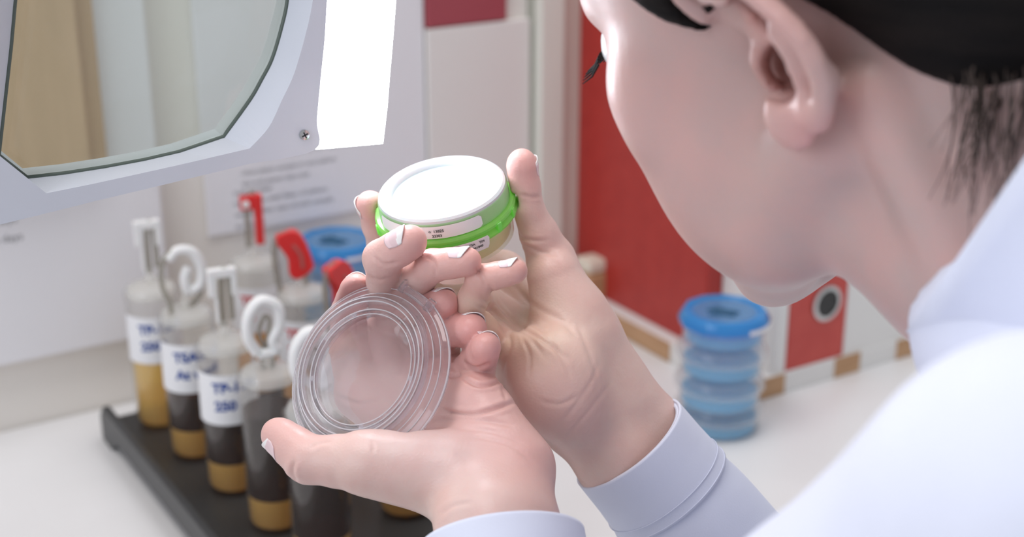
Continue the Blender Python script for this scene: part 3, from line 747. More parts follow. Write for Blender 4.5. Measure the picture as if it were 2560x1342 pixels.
def surface(F, A):
    """surface nets: vertices and quads of the zero level"""
    S_ = A < 0; n = A.shape
    c = np.zeros(tuple(x - 1 for x in n), np.int8)
    for i in (0, 1):
        for j in (0, 1):
            for k in (0, 1): c += S_[i:n[0] - 1 + i, j:n[1] - 1 + j, k:n[2] - 1 + k]
    act = (c > 0) & (c < 8); ids = np.argwhere(act); idx = np.full(act.shape, -1, np.int64); idx[act] = np.arange(len(ids))
    P = np.zeros((len(ids), 3)); W = np.zeros(len(ids))
    cr = [(0, 0, 0), (1, 0, 0), (0, 1, 0), (1, 1, 0), (0, 0, 1), (1, 0, 1), (0, 1, 1), (1, 1, 1)]
    val = [A[ids[:, 0] + o_[0], ids[:, 1] + o_[1], ids[:, 2] + o_[2]].astype(np.float64) for o_ in cr]
    for i in range(8):
        for j in range(i + 1, 8):
            if sum(abs(cr[i][q_] - cr[j][q_]) for q_ in range(3)) != 1: continue
            m = (val[i] < 0) != (val[j] < 0); d = val[i] - val[j]; d[d == 0] = 1e-9; t = val[i] / d
            for q_ in range(3): P[:, q_] += np.where(m, cr[i][q_] + (cr[j][q_] - cr[i][q_]) * t, 0)
            W += m
    P = (P / W[:, None] + ids) * F.h + F.lo
    quads = []
    for ax in range(3):
        o1 = [0, 0, 0]; o1[ax] = 1
        a = S_[tuple(slice(0, n[q_] - 1) if q_ == ax else slice(1, n[q_] - 1) for q_ in range(3))]
        b = S_[tuple(slice(1, n[q_]) if q_ == ax else slice(1, n[q_] - 1) for q_ in range(3))]
        e = np.argwhere(a != b); s_in = a[tuple(e.T)]
        for q_ in range(3):
            if q_ != ax: e[:, q_] += 1
        u, v = [(1, 2), (2, 0), (0, 1)][ax]
        def g(du, dv):
            w_ = e.copy(); w_[:, u] -= du; w_[:, v] -= dv; return idx[tuple(w_.T)]
        q4 = np.stack([g(1, 1), g(0, 1), g(0, 0), g(1, 0)], 1)
        q4[~s_in] = q4[~s_in][:, ::-1]
        quads.append(q4)
    return P, np.concatenate(quads)


def vnormals(P, Q):
    d1 = P[Q[:, 2]] - P[Q[:, 0]]; d2 = P[Q[:, 3]] - P[Q[:, 1]]; fn = np.cross(d1, d2); N = np.zeros_like(P)
    for i in range(4): np.add.at(N, Q[:, i], fn)
    return N / (np.linalg.norm(N, axis=1, keepdims=True) + 1e-12)


def relax(P, Q, it=2, lam=0.5):
    for _ in range(it):
        acc = np.zeros_like(P); cnt = np.zeros(len(P))
        for i in range(4):
            a, b = Q[:, i], Q[:, (i + 1) % 4]
            np.add.at(acc, a, P[b]); np.add.at(cnt, a, 1)
            np.add.at(acc, b, P[a]); np.add.at(cnt, b, 1)
        P = P + lam * (acc / cnt[:, None] - P)
    return P


RC = np.array([[CR.x, CR.y, CR.z], [-CU.x, -CU.y, -CU.z], [CF.x, CF.y, CF.z]])   # camera (right, down, away) -> world


def to_world(P): return P @ RC + np.array(CAM)


def np_mesh(name, P, Q, m, parent=None, origin=None, colors=None, smooth=True):
    Wd = to_world(P) - (np.array(origin) if origin is not None else 0)
    me = bpy.data.meshes.new(name); me.vertices.add(len(Wd)); me.vertices.foreach_set('co', Wd.astype(np.float32).ravel())
    me.loops.add(Q.size); me.loops.foreach_set('vertex_index', Q.astype(np.int32).ravel())
    me.polygons.add(len(Q)); me.polygons.foreach_set('loop_start', np.arange(0, Q.size, 4, dtype=np.int32)); me.polygons.foreach_set('loop_total', np.full(len(Q), 4, np.int32))
    me.update(calc_edges=True); me.validate()
    if colors is not None:
        at = me.color_attributes.new('skin_tone', 'FLOAT_COLOR', 'POINT')
        at.data.foreach_set('color', np.concatenate([colors, np.ones((len(colors), 1))], 1).astype(np.float32).ravel())
    return link(name, me, m, parent, smooth)


def unit(v): v = np.array(v, float); return v / np.linalg.norm(v)


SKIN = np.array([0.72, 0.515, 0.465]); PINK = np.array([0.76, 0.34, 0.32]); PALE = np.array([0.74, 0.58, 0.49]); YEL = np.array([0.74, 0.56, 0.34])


def R_(px, d): return px / FP * d


def finger(pts, rad, dors=None):
    """pts: list of (px, py, depth) from knuckle to tip; rad in photo pixels. Returns prims (proximal, rest) and the distal frame"""
    P = [cp(*q_) for q_ in pts]; r = [R_(a, q_[2]) for a, q_ in zip(rad, pts)]
    prox = [cone(P[0], P[1], r[0], r[1])]
    rest = []
    for i in range(1, len(P)):
        a, b = P[i - 1], P[i]; m = a * 0.5 + b * 0.5; rm = (r[i - 1] + r[i]) / 2 * (0.95 if i < len(P) - 1 else 1.0)
        rest += [cone(a, m, r[i - 1], rm), cone(m, b, rm, r[i])]
    tip, dip = P[-1], P[-2]; ax = unit(tip - dip)
    rest.append(cone(tip, tip + ax * r[-1] * 0.30, r[-1] * 0.98, r[-1] * 0.80))
    D = unit(dors) if dors is not None else None
    if D is not None:
        D = unit(D - ax * (D @ ax)); rest.append(cone(dip * 0.25 + tip * 0.75 - D * r[-1] * 0.22, tip - D * r[-1] * 0.18, r[-1] * 0.92, r[-1] * 0.86))
    return dict(P=P, r=r, prox=prox, rest=rest, ax=ax, D=D, tip=tip)


NAILS = []


def nail(f, length=1.25, width=0.78, over=0.30, back=None, shift=0.0):
    NAILS.append((f, length, width, over, shift))


def sample(F, A, p):
    q_ = (np.asarray(p) - F.lo) / F.h; i_ = np.clip(np.floor(q_).astype(int), 0, F.n - 2); f = q_ - i_; v = 0.0
    for a in (0, 1):
        for b in (0, 1):
            for c in (0, 1): v += A[i_[0] + a, i_[1] + b, i_[2] + c] * (f[0] if a else 1 - f[0]) * (f[1] if b else 1 - f[1]) * (f[2] if c else 1 - f[2])
    return float(v)


def build_nail(f, length, width, over, shift, parent, origin, F, A):
    r = f['r'][-1]; ax, D = f['ax'], f['D']; Sd = np.cross(ax, D)
    nu, nv = 17, 19; c = f['tip'] + ax * r * shift; L = length * r
    ys = [-L * 0.80 + (j / (nv - 1)) * (L + over * r) for j in range(nv)]
    rad = np.zeros((nv, nu)); last = None
    for j, y in enumerate(ys):
        v = j / (nv - 1)
        if y <= 0.15 * r or last is None:
            for i in range(nu):
                phi = (-1 + 2 * i / (nu - 1)) * width * 1.25; d = D * math.cos(phi) + Sd * math.sin(phi); b = c + ax * y
                t = 1.32 * r
                while t > 0.5 * r and sample(F, A, b + d * t) > 0: t -= 0.00012
                rad[j, i] = t
            last = rad[j].copy()
        else:
            rad[j] = last * (1 - 0.05 * (y / r))
    for j in range(nv):            # smooth across the plate
        rad[j, 1:-1] = (rad[j, :-2] + rad[j, 1:-1] * 2 + rad[j, 2:]) / 4
    bm = bmesh.new(); grid = []
    for layer in (0, 1):
        g = []
        for j in range(nv):
            v = j / (nv - 1); row_ = []
            wv = width * (0.88 + 0.14 * min(1, v * 2.2)) * (1 - 0.20 * max(0, (v - 0.75) / 0.25) ** 2) * 1.15
            for i in range(nu):
                u = -1 + 2 * i / (nu - 1)
                yy = ys[j] + r * (0.30 * u * u * (1 - v) ** 2 - 0.30 * u * u * v ** 4)
                phi = u * wv; ii = (phi / (width * 1.25) + 1) / 2 * (nu - 1); i0 = int(min(max(ii, 0), nu - 2)); rr = rad[j, i0] + (rad[j, i0 + 1] - rad[j, i0]) * (ii - i0)
                rr += (0.00016 + 0.00022 * v - 0.0001 * u * u) if layer == 0 else -0.0003 * (1 - v)
                p = c + ax * yy + D * (math.cos(phi) * rr) + Sd * (math.sin(phi) * rr)
                row_.append(bm.verts.new(Vector(to_world(p[None])[0]) - origin))
            g.append(row_)
        grid.append(g)
    nb = (length * 0.80 + 0.02) / (length + over)      # where the bed ends and the free edge starts
    for layer in (0, 1):
        g = grid[layer]
        for j in range(nv - 1):
            for i in range(nu - 1):
                u = -1 + 2 * (i + 0.5) / (nu - 1)
                fc = bm.faces.new((g[j][i], g[j][i + 1], g[j + 1][i + 1], g[j + 1][i])); fc.material_index = 1 if (j + 0.5) / (nv - 1) > nb + 0.05 - 0.08 * u * u else 0
    a, b = grid
    edge = [(j, 0) for j in range(nv)] + [(nv - 1, i) for i in range(1, nu)] + [(j, nu - 1) for j in range(nv - 2, -1, -1)] + [(0, i) for i in range(nu - 2, 0, -1)]
    for e0, e1 in zip(edge, edge[1:] + edge[:1]):
        fc = bm.faces.new((a[e0[0]][e0[1]], a[e1[0]][e1[1]], b[e1[0]][e1[1]], b[e0[0]][e0[1]])); fc.material_index = 1 if e0[0] > nv * 0.8 else 0
    return obj('fingernail', bm, [M['nail'], M['nailtip']], parent, smooth=True)


def creases(P, N, lines, facing=-0.05):
    """press skin folds into the side turned to the photo's viewpoint; each line: (points in photo px, depth m, width px)"""
    px = P[:, 0] / P[:, 2] * FP + 1280; py = P[:, 1] / P[:, 2] * FP + 671
    see = -np.einsum('ij,ij->i', N, P / np.linalg.norm(P, axis=1, keepdims=True))
    off = np.zeros(len(P))
    for pts, dep, wd in lines:
        pts = [(v.x, v.y) for v in smooth_path([(a, b, 0) for a, b in pts], 6)]
        pts = np.array(pts); lo_, hi_ = pts.min(0) - 5 * wd, pts.max(0) + 5 * wd
        s = np.where((px > lo_[0]) & (px < hi_[0]) & (py > lo_[1]) & (py < hi_[1]) & (see > facing))[0]
        if len(s) == 0: continue
        q_ = np.stack([px[s], py[s]], 1); best = np.full(len(s), 1e9); par = np.zeros(len(s)); m = len(pts) - 1
        for i in range(m):
            a, b = pts[i], pts[i + 1]; ab = b - a; t = np.clip(((q_ - a) @ ab) / (ab @ ab + 1e-9), 0, 1)
            d = np.linalg.norm(q_ - a - t[:, None] * ab, axis=1); up = d < best; best[up] = d[up]; par[up] = (i + t[up]) / m
        fade = np.clip(np.minimum(par, 1 - par) * 5, 0.12, 1)
        off[s] += -dep * fade * (np.exp(-(best / wd) ** 2) - 0.35 * np.exp(-((best - 2.4 * wd) / (1.3 * wd)) ** 2))
    return P + N * off[:, None], off


def tones(P, spots, base=SKIN):
    C = np.tile(base, (len(P), 1))
    for c, rad, col, s in spots:
        w_ = s * np.exp(-(np.linalg.norm(P - c, axis=1) / rad) ** 2)[:, None]; C = C * (1 - w_) + np.array(col) * w_
    return C


body_parts = []      # (P, Q, colours)

# ---- right hand (farther), holding the dish
D_UP = (-0.25, -0.60, -0.75)
A_idx = finger([(1255, 690, .650), (1060, 700, .668), (962, 610, .645), (925, 512, .618)], [58, 50, 43, 33], (-0.9, -0.15, -0.25))
A_mid = finger([(1180, 775, .634), (972, 752, .603), (955, 646, .573), (1022, 604, .5635)], [60, 50, 47, 41], (-0.22, -0.62, -0.72))
A_rng = finger([(1190, 812, .624), (1012, 722, .592), (1082, 664, .572), (1166, 652, .562)], [56, 50, 41, 33], (-0.05, -0.80, -0.55))
A_lit = finger([(1240, 868, .610), (1166, 790, .584), (1202, 698, .568), (1286, 677, .561)], [48, 42, 36, 28], (0.05, -0.90, -0.42))
A_thb = finger([(1440, 850, .622), (1378, 650, .618), (1318, 520, .609), (1306, 412, .603)], [88, 60, 40, 36], (0.93, -0.20, 0.35))
for f_, kw in ((A_mid, dict(length=1.25, width=0.72, over=0.42)), (A_rng, dict(length=1.35, width=0.70, over=0.42)), (A_lit, dict(length=1.4, width=0.72, over=0.42)), (A_idx, dict(length=1.3, width=0.8, over=0.35)), (A_thb, dict(length=1.3, width=0.8, over=0.25))):
    nail(f_, **kw)


def palm_prims_A():
    w0 = cp(1520, 1040, .612); pr_ = []
    wr = cp(1560, 1108, .612)
    for q_, rr, wp in ((A_idx, 60, (1520, 950, .622)), (A_mid, 64, (1500, 990, .618)), (A_rng, 66, (1470, 1030, .610)), (A_lit, 60, (1440, 1060, .604))):
        pr_.append((cone(q_['P'][0], cp(*wp), q_['r'][0] * 1.08, R_(rr + 14, .61)), 0.012))
    pr_.append((cone(cp(1440, 840, .612), cp(1385, 690, .612), R_(98, .61), R_(66, .61)), 0.012))       # thenar
    pr_.append((ell(cp(1392, 960, .592), [0.0200, 0.0230, 0.0150]), 0.014))                             # heel
    pr_.append((cone(cp(1330, 900, .598), cp(1440, 1030, .598), R_(72, .6), R_(78, .6)), 0.012))        # hypothenar
    pr_.append((cone(cp(1435, 800, .612), cp(1545, 1005, .616), R_(84, .61), R_(96, .61)), 0.014))
    # forearm, slightly flattened: two parallel cones
    pr_.append((cone(cp(1500, 960, .618), cp(1610, 1085, .622), R_(86, .62), R_(100, .62)), 0.012))
    pr_.append((cone(cp(1430, 1010, .606), cp(1545, 1150, .610), R_(84, .61), R_(96, .61)), 0.012))
    pr_.append((cone(cp(1610, 1085, .622), cp(1950, 1480, .640), R_(100, .62), R_(150, .64)), 0.012))
    pr_.append((cone(cp(1545, 1150, .610), cp(1900, 1560, .630), R_(96, .61), R_(150, .63)), 0.012))
    return pr_


def build_hand(fingers, palm, lo_, hi_, h=0.0008, kf=0.0035, kp=0.007, carve=()):
    F = Field(lo_, hi_, h); A = F.new()
    for p_, k in palm: put(F, A, p_, k)
    for p_, k in carve: put(F, A, p_, k, sub=True)
    out = A.copy()
    for f_ in fingers:
        B = A.copy()
        for p_ in f_['prox']: put(F, B, p_, kp)
        Cf = F.new()
        for p_ in f_['rest']: put(F, Cf, p_, kf)
        out = smin(out, smin(B, Cf, 0.0012), 0.0008)
    return F, out


loA = np.array([cp(860, 0, .66)[0], cp(0, 340, .66)[1], .535]); hiA = np.array([cp(1790, 0, .62)[0], cp(0, 1360, .62)[1], .700])
FA, AA = build_hand([A_idx, A_mid, A_rng, A_lit, A_thb], palm_prims_A(), loA, hiA)
# the skin gives way to the dish it holds
dz = unit(DN); dc = DC - dz * 0.0132
X, Y, Z = FA.ax[0][:, None, None], FA.ax[1][None, :, None], FA.ax[2][None, None, :]
al = (X - dc[0]) * dz[0] + (Y - dc[1]) * dz[1] + (Z - dc[2]) * dz[2]
ra = np.sqrt(np.maximum((X - dc[0]) ** 2 + (Y - dc[1]) ** 2 + (Z - dc[2]) ** 2 - al ** 2, 0))
dd = np.maximum(np.where(al > -0.001, np.where(al > 0.0048, ra - 0.0282, ra - 0.0310), ra - 0.0282), np.abs(al) - 0.0134)
AA = smax(AA, -(dd - 0.0002), 0.0015)
PA, QA = surface(FA, AA); PA = relax(PA, QA, 2); NA = vnormals(PA, QA)
LA = [([(1200, 735), (1232, 775), (1275, 812), (1330, 850), (1365, 900)], .0008, 5), ([(1215, 690), (1245, 760), (1300, 815), (1370, 860), (1420, 900)], .0009, 5),
      ([(1240, 800), (1275, 850), (1262, 900), (1255, 930)], .0006, 5), ([(1300, 830), (1325, 890), (1322, 940)], .0005, 4), ([(1330, 800), (1390, 870), (1430, 950)], .0005, 5),
      ([(1285, 560), (1300, 590), (1330, 600), (1375, 600)], .0006, 4), ([(1290, 600), (1340, 625), (1400, 640)], .0005, 4), ([(1300, 485), (1330, 492), (1350, 488)], .0005, 4),
      ([(1275, 700), (1330, 760), (1400, 800), (1450, 850)], .0004, 6), ([(1440, 800), (1480, 900), (1500, 980)], .0003, 6),
      ([(1390, 1075), (1440, 1010), (1480, 950), (1500, 900)], .0002, 5), ([(1410, 1100), (1470, 1030), (1530, 950)], .0002, 5), ([(1345, 1000), (1400, 1010), (1450, 985)], .0003, 5),
      ([(935, 640), (960, 660), (1000, 655)], .0006, 4), ([(925, 690), (950, 700), (990, 690)], .0004, 4), ([(1060, 640), (1085, 655), (1090, 690)], .0005, 4), ([(1185, 665), (1205, 690), (1215, 720)], .0005, 4), ([(1190, 760), (1220, 775), (1240, 760)], .0006, 4)]
PA, _ = creases(PA, NA, LA)
spA = [(f_['tip'], 0.011, PINK, 0.75) for f_ in (A_idx, A_mid, A_rng, A_lit, A_thb)] + [(f_['P'][2], 0.009, PINK, 0.4) for f_ in (A_mid, A_rng, A_lit)] + \
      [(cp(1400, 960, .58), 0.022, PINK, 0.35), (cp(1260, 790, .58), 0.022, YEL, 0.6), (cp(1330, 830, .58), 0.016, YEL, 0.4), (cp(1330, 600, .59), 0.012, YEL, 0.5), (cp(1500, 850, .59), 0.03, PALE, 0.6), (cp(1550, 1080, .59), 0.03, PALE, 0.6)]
body_parts.append((PA, QA, tones(PA, spA)))

# ---- left hand (nearer), holding the lid
CUFF_L, CUFF_D = cp(1256, 1352, .522), unit([.12, .90, -.50])
ELL = np.array([.080, .250, .450]); WM = CUFF_L + CUFF_D * .045
B_idx = finger([(905, 985, .590), (872, 850, .612), (872, 780, .603), (889, 722, .592)], [60, 50, 43, 36], (0.0, -0.55, 0.85))
B_mid = finger([(1000, 960, .592), (965, 830, .616), (1040, 762, .594), (1108, 758, .577)], [60, 50, 42, 36], (0.15, -0.98, 0.05))
B_rng = finger([(1105, 975, .582), (1090, 865, .602), (1118, 826, .588), (1178, 822, .569)], [64, 56, 44, 38], (0.35, -0.93, 0.05))
B_lit = finger([(1195, 1000, .566), (1176, 944, .586), (1196, 900, .574), (1216, 866, .560)], [60, 56, 45, 34], (0.35, -0.85, 0.30))
B_thb = finger([(1120, 1185, .548), (930, 1158, .547), (772, 1148, .553), (700, 1090, .560)], [100, 78, 60, 44], (-0.55, -0.35, -0.70))
nail(B_mid, length=1.1, width=0.75, over=0.35); nail(B_rng, length=1.1, width=0.75, over=0.35); nail(B_lit, length=1.1, width=0.75, over=0.32)
nail(B_idx, length=1.1, width=0.8, over=0.42)
B_thb['D'] = unit(np.array([-0.75, 0.55, -0.12]) - B_thb['ax'] * (np.array([-0.75, 0.55, -0.12]) @ B_thb['ax'])); nail(B_thb, length=1.25, width=0.85, over=0.16)


def palm_prims_B():
    pr_ = []
    for q_, rr, wp in ((B_idx, 84, (1180, 1215, .560)), (B_mid, 84, (1210, 1220, .566)), (B_rng, 80, (1240, 1200, .566)), (B_lit, 76, (1275, 1180, .560))):
        pr_.append((cone(q_['P'][0], cp(*wp), q_['r'][0] * 1.05, R_(rr, .56)), 0.012))
    pr_.append((cone(cp(1120, 1185, .550), cp(900, 1155, .548), R_(104, .55), R_(76, .55)), 0.010))     # thenar
    pr_.append((cone(cp(1230, 1040, .560), cp(1290, 1160, .552), R_(56, .56), R_(86, .55)), 0.012))     # hypothenar
    pr_.append((cone(cp(1180, 1200, .552), cp(1215, 1320, .530), R_(110, .55), R_(120, .53)), 0.014))
    pr_.append((cone(cp(1270, 1190, .552), cp(1280, 1330, .532), R_(100, .55), R_(118, .53)), 0.014))
    pr_.append((cone(cp(1245, 1330, .530), WM, .0215, .0225), 0.010))
    pr_.append((cone(WM, WM + unit(ELL - WM) * .03, .0225, .0235), 0.010))
    return pr_


loB = np.array([cp(615, 0, .56)[0], cp(0, 660, .62)[1], .455]); hiB = np.array([cp(1540, 0, .56)[0], .165, .640])
FB, AB = build_hand([B_idx, B_mid, B_rng, B_lit, B_thb], palm_prims_B(), loB, hiB)
# keep the fingers off the lid
ln = unit(LN); lc = LC - ln * 0.0015
X, Y, Z = FB.ax[0][:, None, None], FB.ax[1][None, :, None], FB.ax[2][None, None, :]
al = (X - lc[0]) * ln[0] + (Y - lc[1]) * ln[1] + (Z - lc[2]) * ln[2]
ra = np.sqrt(np.maximum((X - lc[0]) ** 2 + (Y - lc[1]) ** 2 + (Z - lc[2]) ** 2 - al ** 2, 0))
AB = smax(AB, -np.maximum(ra - 0.0384, np.abs(al) - 0.0048), 0.002)
PB, QB = surface(FB, AB); PB = relax(PB, QB, 2); NB = vnormals(PB, QB)
LB = [([(1095, 1020), (1130, 1032), (1190, 1035), (1250, 1018), (1290, 1005)], .0012, 5), ([(1070, 1050), (1140, 1046), (1220, 1052), (1290, 1065)], .0007, 5),
      ([(1150, 940), (1190, 962), (1225, 962), (1255, 950)], .0012, 4), ([(1160, 905), (1190, 920), (1228, 905)], .0009, 4), ([(1105, 935), (1140, 940), (1150, 930)], .0009, 4),
      ([(1110, 870), (1128, 885), (1150, 880)], .0006, 4), ([(1255, 965), (1265, 1000)], .0005, 4), ([(1130, 1070), (1230, 1080), (1310, 1110)], .0004, 5), ([(1180, 1090), (1270, 1110), (1340, 1160)], .0004, 5),
      ([(735, 1150), (730, 1185), (742, 1205)], .0009, 5), ([(780, 1120), (800, 1108), (830, 1104)], .0004, 4), ([(1100, 1290), (1130, 1265), (1180, 1255)], .0005, 5), ([(930, 1100), (935, 1130)], .0003, 4),
      ([(1020, 860), (1035, 880)], .0005, 4), ([(815, 900), (860, 880), (880, 870)], .0009, 5), ([(840, 990), (900, 1010), (960, 1000)], .0006, 5), ([(900, 800), (930, 830)], .0006, 4)]
PB, _ = creases(PB, NB, LB)
spB = [(f_['tip'], 0.012, PINK, 0.85) for f_ in (B_idx, B_mid, B_rng, B_lit)] + [(B_thb['tip'], 0.011, PINK, 0.45), (B_thb['P'][2], 0.016, PINK, 0.25), (B_idx['P'][1], 0.022, PINK, 0.5), (cp(1180, 990, .55), 0.02, PINK, 0.4), (cp(1330, 1130, .54), 0.022, PINK, 0.35),
      (cp(1100, 900, .58), 0.014, PINK, 0.4), (cp(1040, 1120, .53), 0.026, (0.80, 0.68, 0.68), 0.55), (cp(900, 1240, .54), 0.02, (0.74, 0.55, 0.46), 0.5), (cp(1080, 1290, .53), 0.016, (0.74, 0.56, 0.46), 0.5)]  # lilac spot paints the thenar highlight; the two tan spots paint edge shading
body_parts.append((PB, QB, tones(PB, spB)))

# ---- head and neck
EAR = cp(1865, 83, .425)
HF = unit([-0.53, 0.283, 0.80]); HU = unit(np.array([-0.47, -0.88, 0.0]) - HF * (np.array([-0.47, -0.88, 0.0]) @ HF)); HL = np.cross(HU, HF)
if HL[2] > 0: HL = -HL


def hp3(f, u, l): return EAR + (HF * f + HU * u + HL * (l - 70)) * 0.001


HR = np.stack([HF, HU, HL], 1)


def hell(f, u, l, rf, ru, rl, k=12, R=None): return (ell(hp3(f, u, l), np.array([rf, ru, rl]) * 0.001, HR if R is None else HR @ R), k * 0.001)


def hcone(a, b, ra, rb, k=12): return (cone(hp3(*a), hp3(*b), ra * 0.001, rb * 0.001), k * 0.001)


NECK0, NECK1 = hp3(-22, -35, 0), cp(2900, 560, .425)
head = [hell(2, 48, 0, 96, 78, 74, 0), hell(40, 5, 0, 52, 68, 60, 20), hell(30, -25, 0, 50, 45, 56, 20)]
for s in (1, -1):
    head += [hell(62, 2, 44 * s, 24, 22, 20, 16), hell(50, -28, 40 * s, 30, 30, 24, 18), hcone((6, -38, 52 * s), (50, -58, 40 * s), 18, 19, 18), hcone((50, -58, 40 * s), (88, -74, 12 * s), 19, 15, 18),
             hcone((88, 36, 14 * s), (74, 38, 40 * s), 8, 8, 12)]
for s in (1, -1): head += [hell(64, -40, 35 * s, 27, 36, 27, 16), hcone((67, -12, 45 * s), (84, -66, 16 * s), 17, 16, 16)]
head += [hell(98, -77, 0, 15, 14, 20, 12), hell(84, -48, 0, 20, 24, 26, 14), hcone((96, 28, 0), (114, -10, 0), 8, 9, 9), hcone((108, -14, 9), (108, -14, -9), 7, 7, 6), hcone((98, -40, 16), (98, -40, -16), 6, 6, 6), hcone((96, -50, 14), (96, -50, -14), 6.5, 6.5, 6)]
neck = [(cone(NECK0, NECK1, 0.056, 0.050), 0.018), (cone(cp(2330, 485, .460), cp(2530, 600, .448), .038, .042), .02), (cone(cp(2530, 600, .448), cp(2850, 800, .430), .042, .042), .02), hcone((0, -30, 20), (40, -60, 8), 36, 22, 16)]
# sternomastoid cord from behind the ear down to the collar
neck += [(cone(hp3(-20, -34, 56), cp(2480, 800, .420), 0.010, 0.010), 0.012)]
LPT = np.array([0.0, 0.0, 0.0])
ear = []
EO = (-5, -10, 0)


def eo(*p_): return (p_[0] + EO[0] + 0.34 * (p_[1] + 24), p_[1] + EO[1], p_[2] + EO[2])


hel = smooth_path([(3, 22, 67), (0, 29, 72), (-6, 35, 76), (-16, 37, 80), (-26, 30, 84), (-32, 15, 86), (-32, -2, 85), (-23, -16, 82), (-11, -24, 79)], 4)
earp = [hcone(eo(*a), eo(*b), 3.4, 3.4, 1.5) for a, b in zip(hel, hel[1:])]
earp += [(ell(hp3(*eo(-2, -19, 77)), np.array([9, 10.5, 4.2]) * .001, HR), .005), hcone(eo(-12, -20, 79), eo(-2, -16, 72), 4.5, 4.5, 5)]
earp += [hcone(eo(-8, 26, 74), eo(-20, 18, 79), 3, 2.8, 4), hcone(eo(-20, 18, 79), eo(-23, 0, 80), 2.8, 2.8, 3), hcone(eo(-23, 0, 80), eo(-14, -14, 78), 2.8, 3.6, 3), hcone(eo(0, 1, 63.5), eo(2, -5, 64), 5.5, 5.0, 10)]
for q_ in range(9):      # the shell of the ear joining helix to head
    u_ = 30 - 44 * q_ / 8
    earp += [hcone(eo(-4, u_, 60), eo(-29 + 5 * abs(q_ / 8 - .45), u_, 79), 5, 2.6, 4)]
FHd = Field([-.035, -.268, .290], [.300, .105, .625], 0.0018)
AH = FHd.new()
for p_, k in head: put(FHd, AH, p_, k)
for s in (1, -1):
    put(FHd, AH, ell(hp3(90, 22, 33 * s), np.array([12, 11, 17]) * .001, HR), 0.008, sub=True)
    put(FHd, AH, ell(hp3(77, 22, 31 * s), np.array([14, 12, 14]) * .001, HR), 0.003)
for p_, k in neck: put(FHd, AH, p_, k)
EA = FHd.new()
for p_, k in earp: put(FHd, EA, p_, k)
AH = smin(AH, EA, 0.005)
put(FHd, AH, cone(hp3(-8, -14, 82), hp3(2, -13, 50), .0068, .0062), 0.003, sub=True)
put(FHd, AH, cone(hp3(-10, -19, 80), hp3(0, -17, 55), .0056, .0055), 0.003, sub=True)
put(FHd, AH, cone(hp3(-13, -1, 84), hp3(-10, 0, 68), .0048, .0040), 0.003, sub=True)
put(FHd, AH, cone(hp3(-12, 7, 84), hp3(-9, 8, 68), .0044, .0040), 0.003, sub=True)
PH, QH = surface(FHd, AH); PH = relax(PH, QH, 3)
spH = [(hp3(-11, -36, 78), 0.014, PINK, 0.6), (hp3(-36, 0, 86), 0.02, PINK, 0.35), (hp3(60, -5, 55), 0.03, PINK, 0.25), (hp3(-1, -14, 60), 0.0125, (0.28, 0.08, 0.06), 0.95), (hp3(-9, 3, 70), 0.008, (0.40, 0.13, 0.10), 0.8), (hp3(98, -45, 0), 0.014, (0.6, 0.25, 0.24), 0.8)]  # dark reds in canal and fossa: recess shade painted over redder skin
body_parts.append((PH, QH, tones(PH, spH, base=np.array([0.55, 0.40, 0.37]))))  # head base darker than the hands: its dimmer light put into the colour

# ---- torso under the coat (coarse)
SHL, SHR = cp(2700, 1390, .305), np.array([.33, .10, .66])
CHEST = np.array([.300, .20, .43])
trunk = [(cone(NECK1, CHEST, .048, .07), .03), (ell(CHEST + [.03, .06, .01], [.06, .09, .10]), .03), (cone(SHL + [.03, .02, 0], SHR, .034, .042), .05)]
ELL, ELR = np.array([.080, .250, .450]), np.array([.215, .275, .665])
WL, WR = WM, cp(1580, 1120, .616)
trunk += [(cone(SHL + [.01, .01, 0], ELL, .038, .034), .02), (cone(ELL, WL, .036, .026), .02), (cone(SHR, ELR, .042, .034), .02), (cone(ELR, WR, .036, .026), .02), (cone(CHEST + [.03, .03, .02], CHEST + [.06, .34, .12], .07, .10), .03)]
FT = Field([-.06, -.05, .18], [.52, .62, .86], 0.005); AT = FT.new()
for p_, k in trunk: put(FT, AT, p_, k)
# cut where the finer hands begin so nothing pokes through them
for Wp, El in ((WL, ELL), (WR, ELR)):
    X, Y, Z = FT.ax[0][:, None, None], FT.ax[1][None, :, None], FT.ax[2][None, None, :]
    dr = unit(Wp - El); c0 = Wp - dr * 0.03; near = (X - Wp[0]) ** 2 + (Y - Wp[1]) ** 2 + (Z - Wp[2]) ** 2 < .09 ** 2
    pl = ((X - c0[0]) * dr[0] + (Y - c0[1]) * dr[1] + (Z - c0[2]) * dr[2])
    AT = np.where(near, np.maximum(AT, pl), AT)
PT, QT = surface(FT, AT)
body_parts.append((PT, QT, tones(PT, [])))

org = Vector(to_world(CHEST[None])[0])
offs = 0; Ps, Qs, Cs = [], [], []
for p_, q_, c_ in body_parts: Ps.append(p_); Qs.append(q_ + offs); Cs.append(c_); offs += len(p_)
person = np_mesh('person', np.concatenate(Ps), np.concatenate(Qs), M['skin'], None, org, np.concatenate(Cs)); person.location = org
tag(person, 'person in a white lab coat seen from behind the ear, holding dish and lid', 'person')
for k, a in enumerate(NAILS): build_nail(*a, person, org, *((FA, AA) if k < 5 else (FB, AB)))


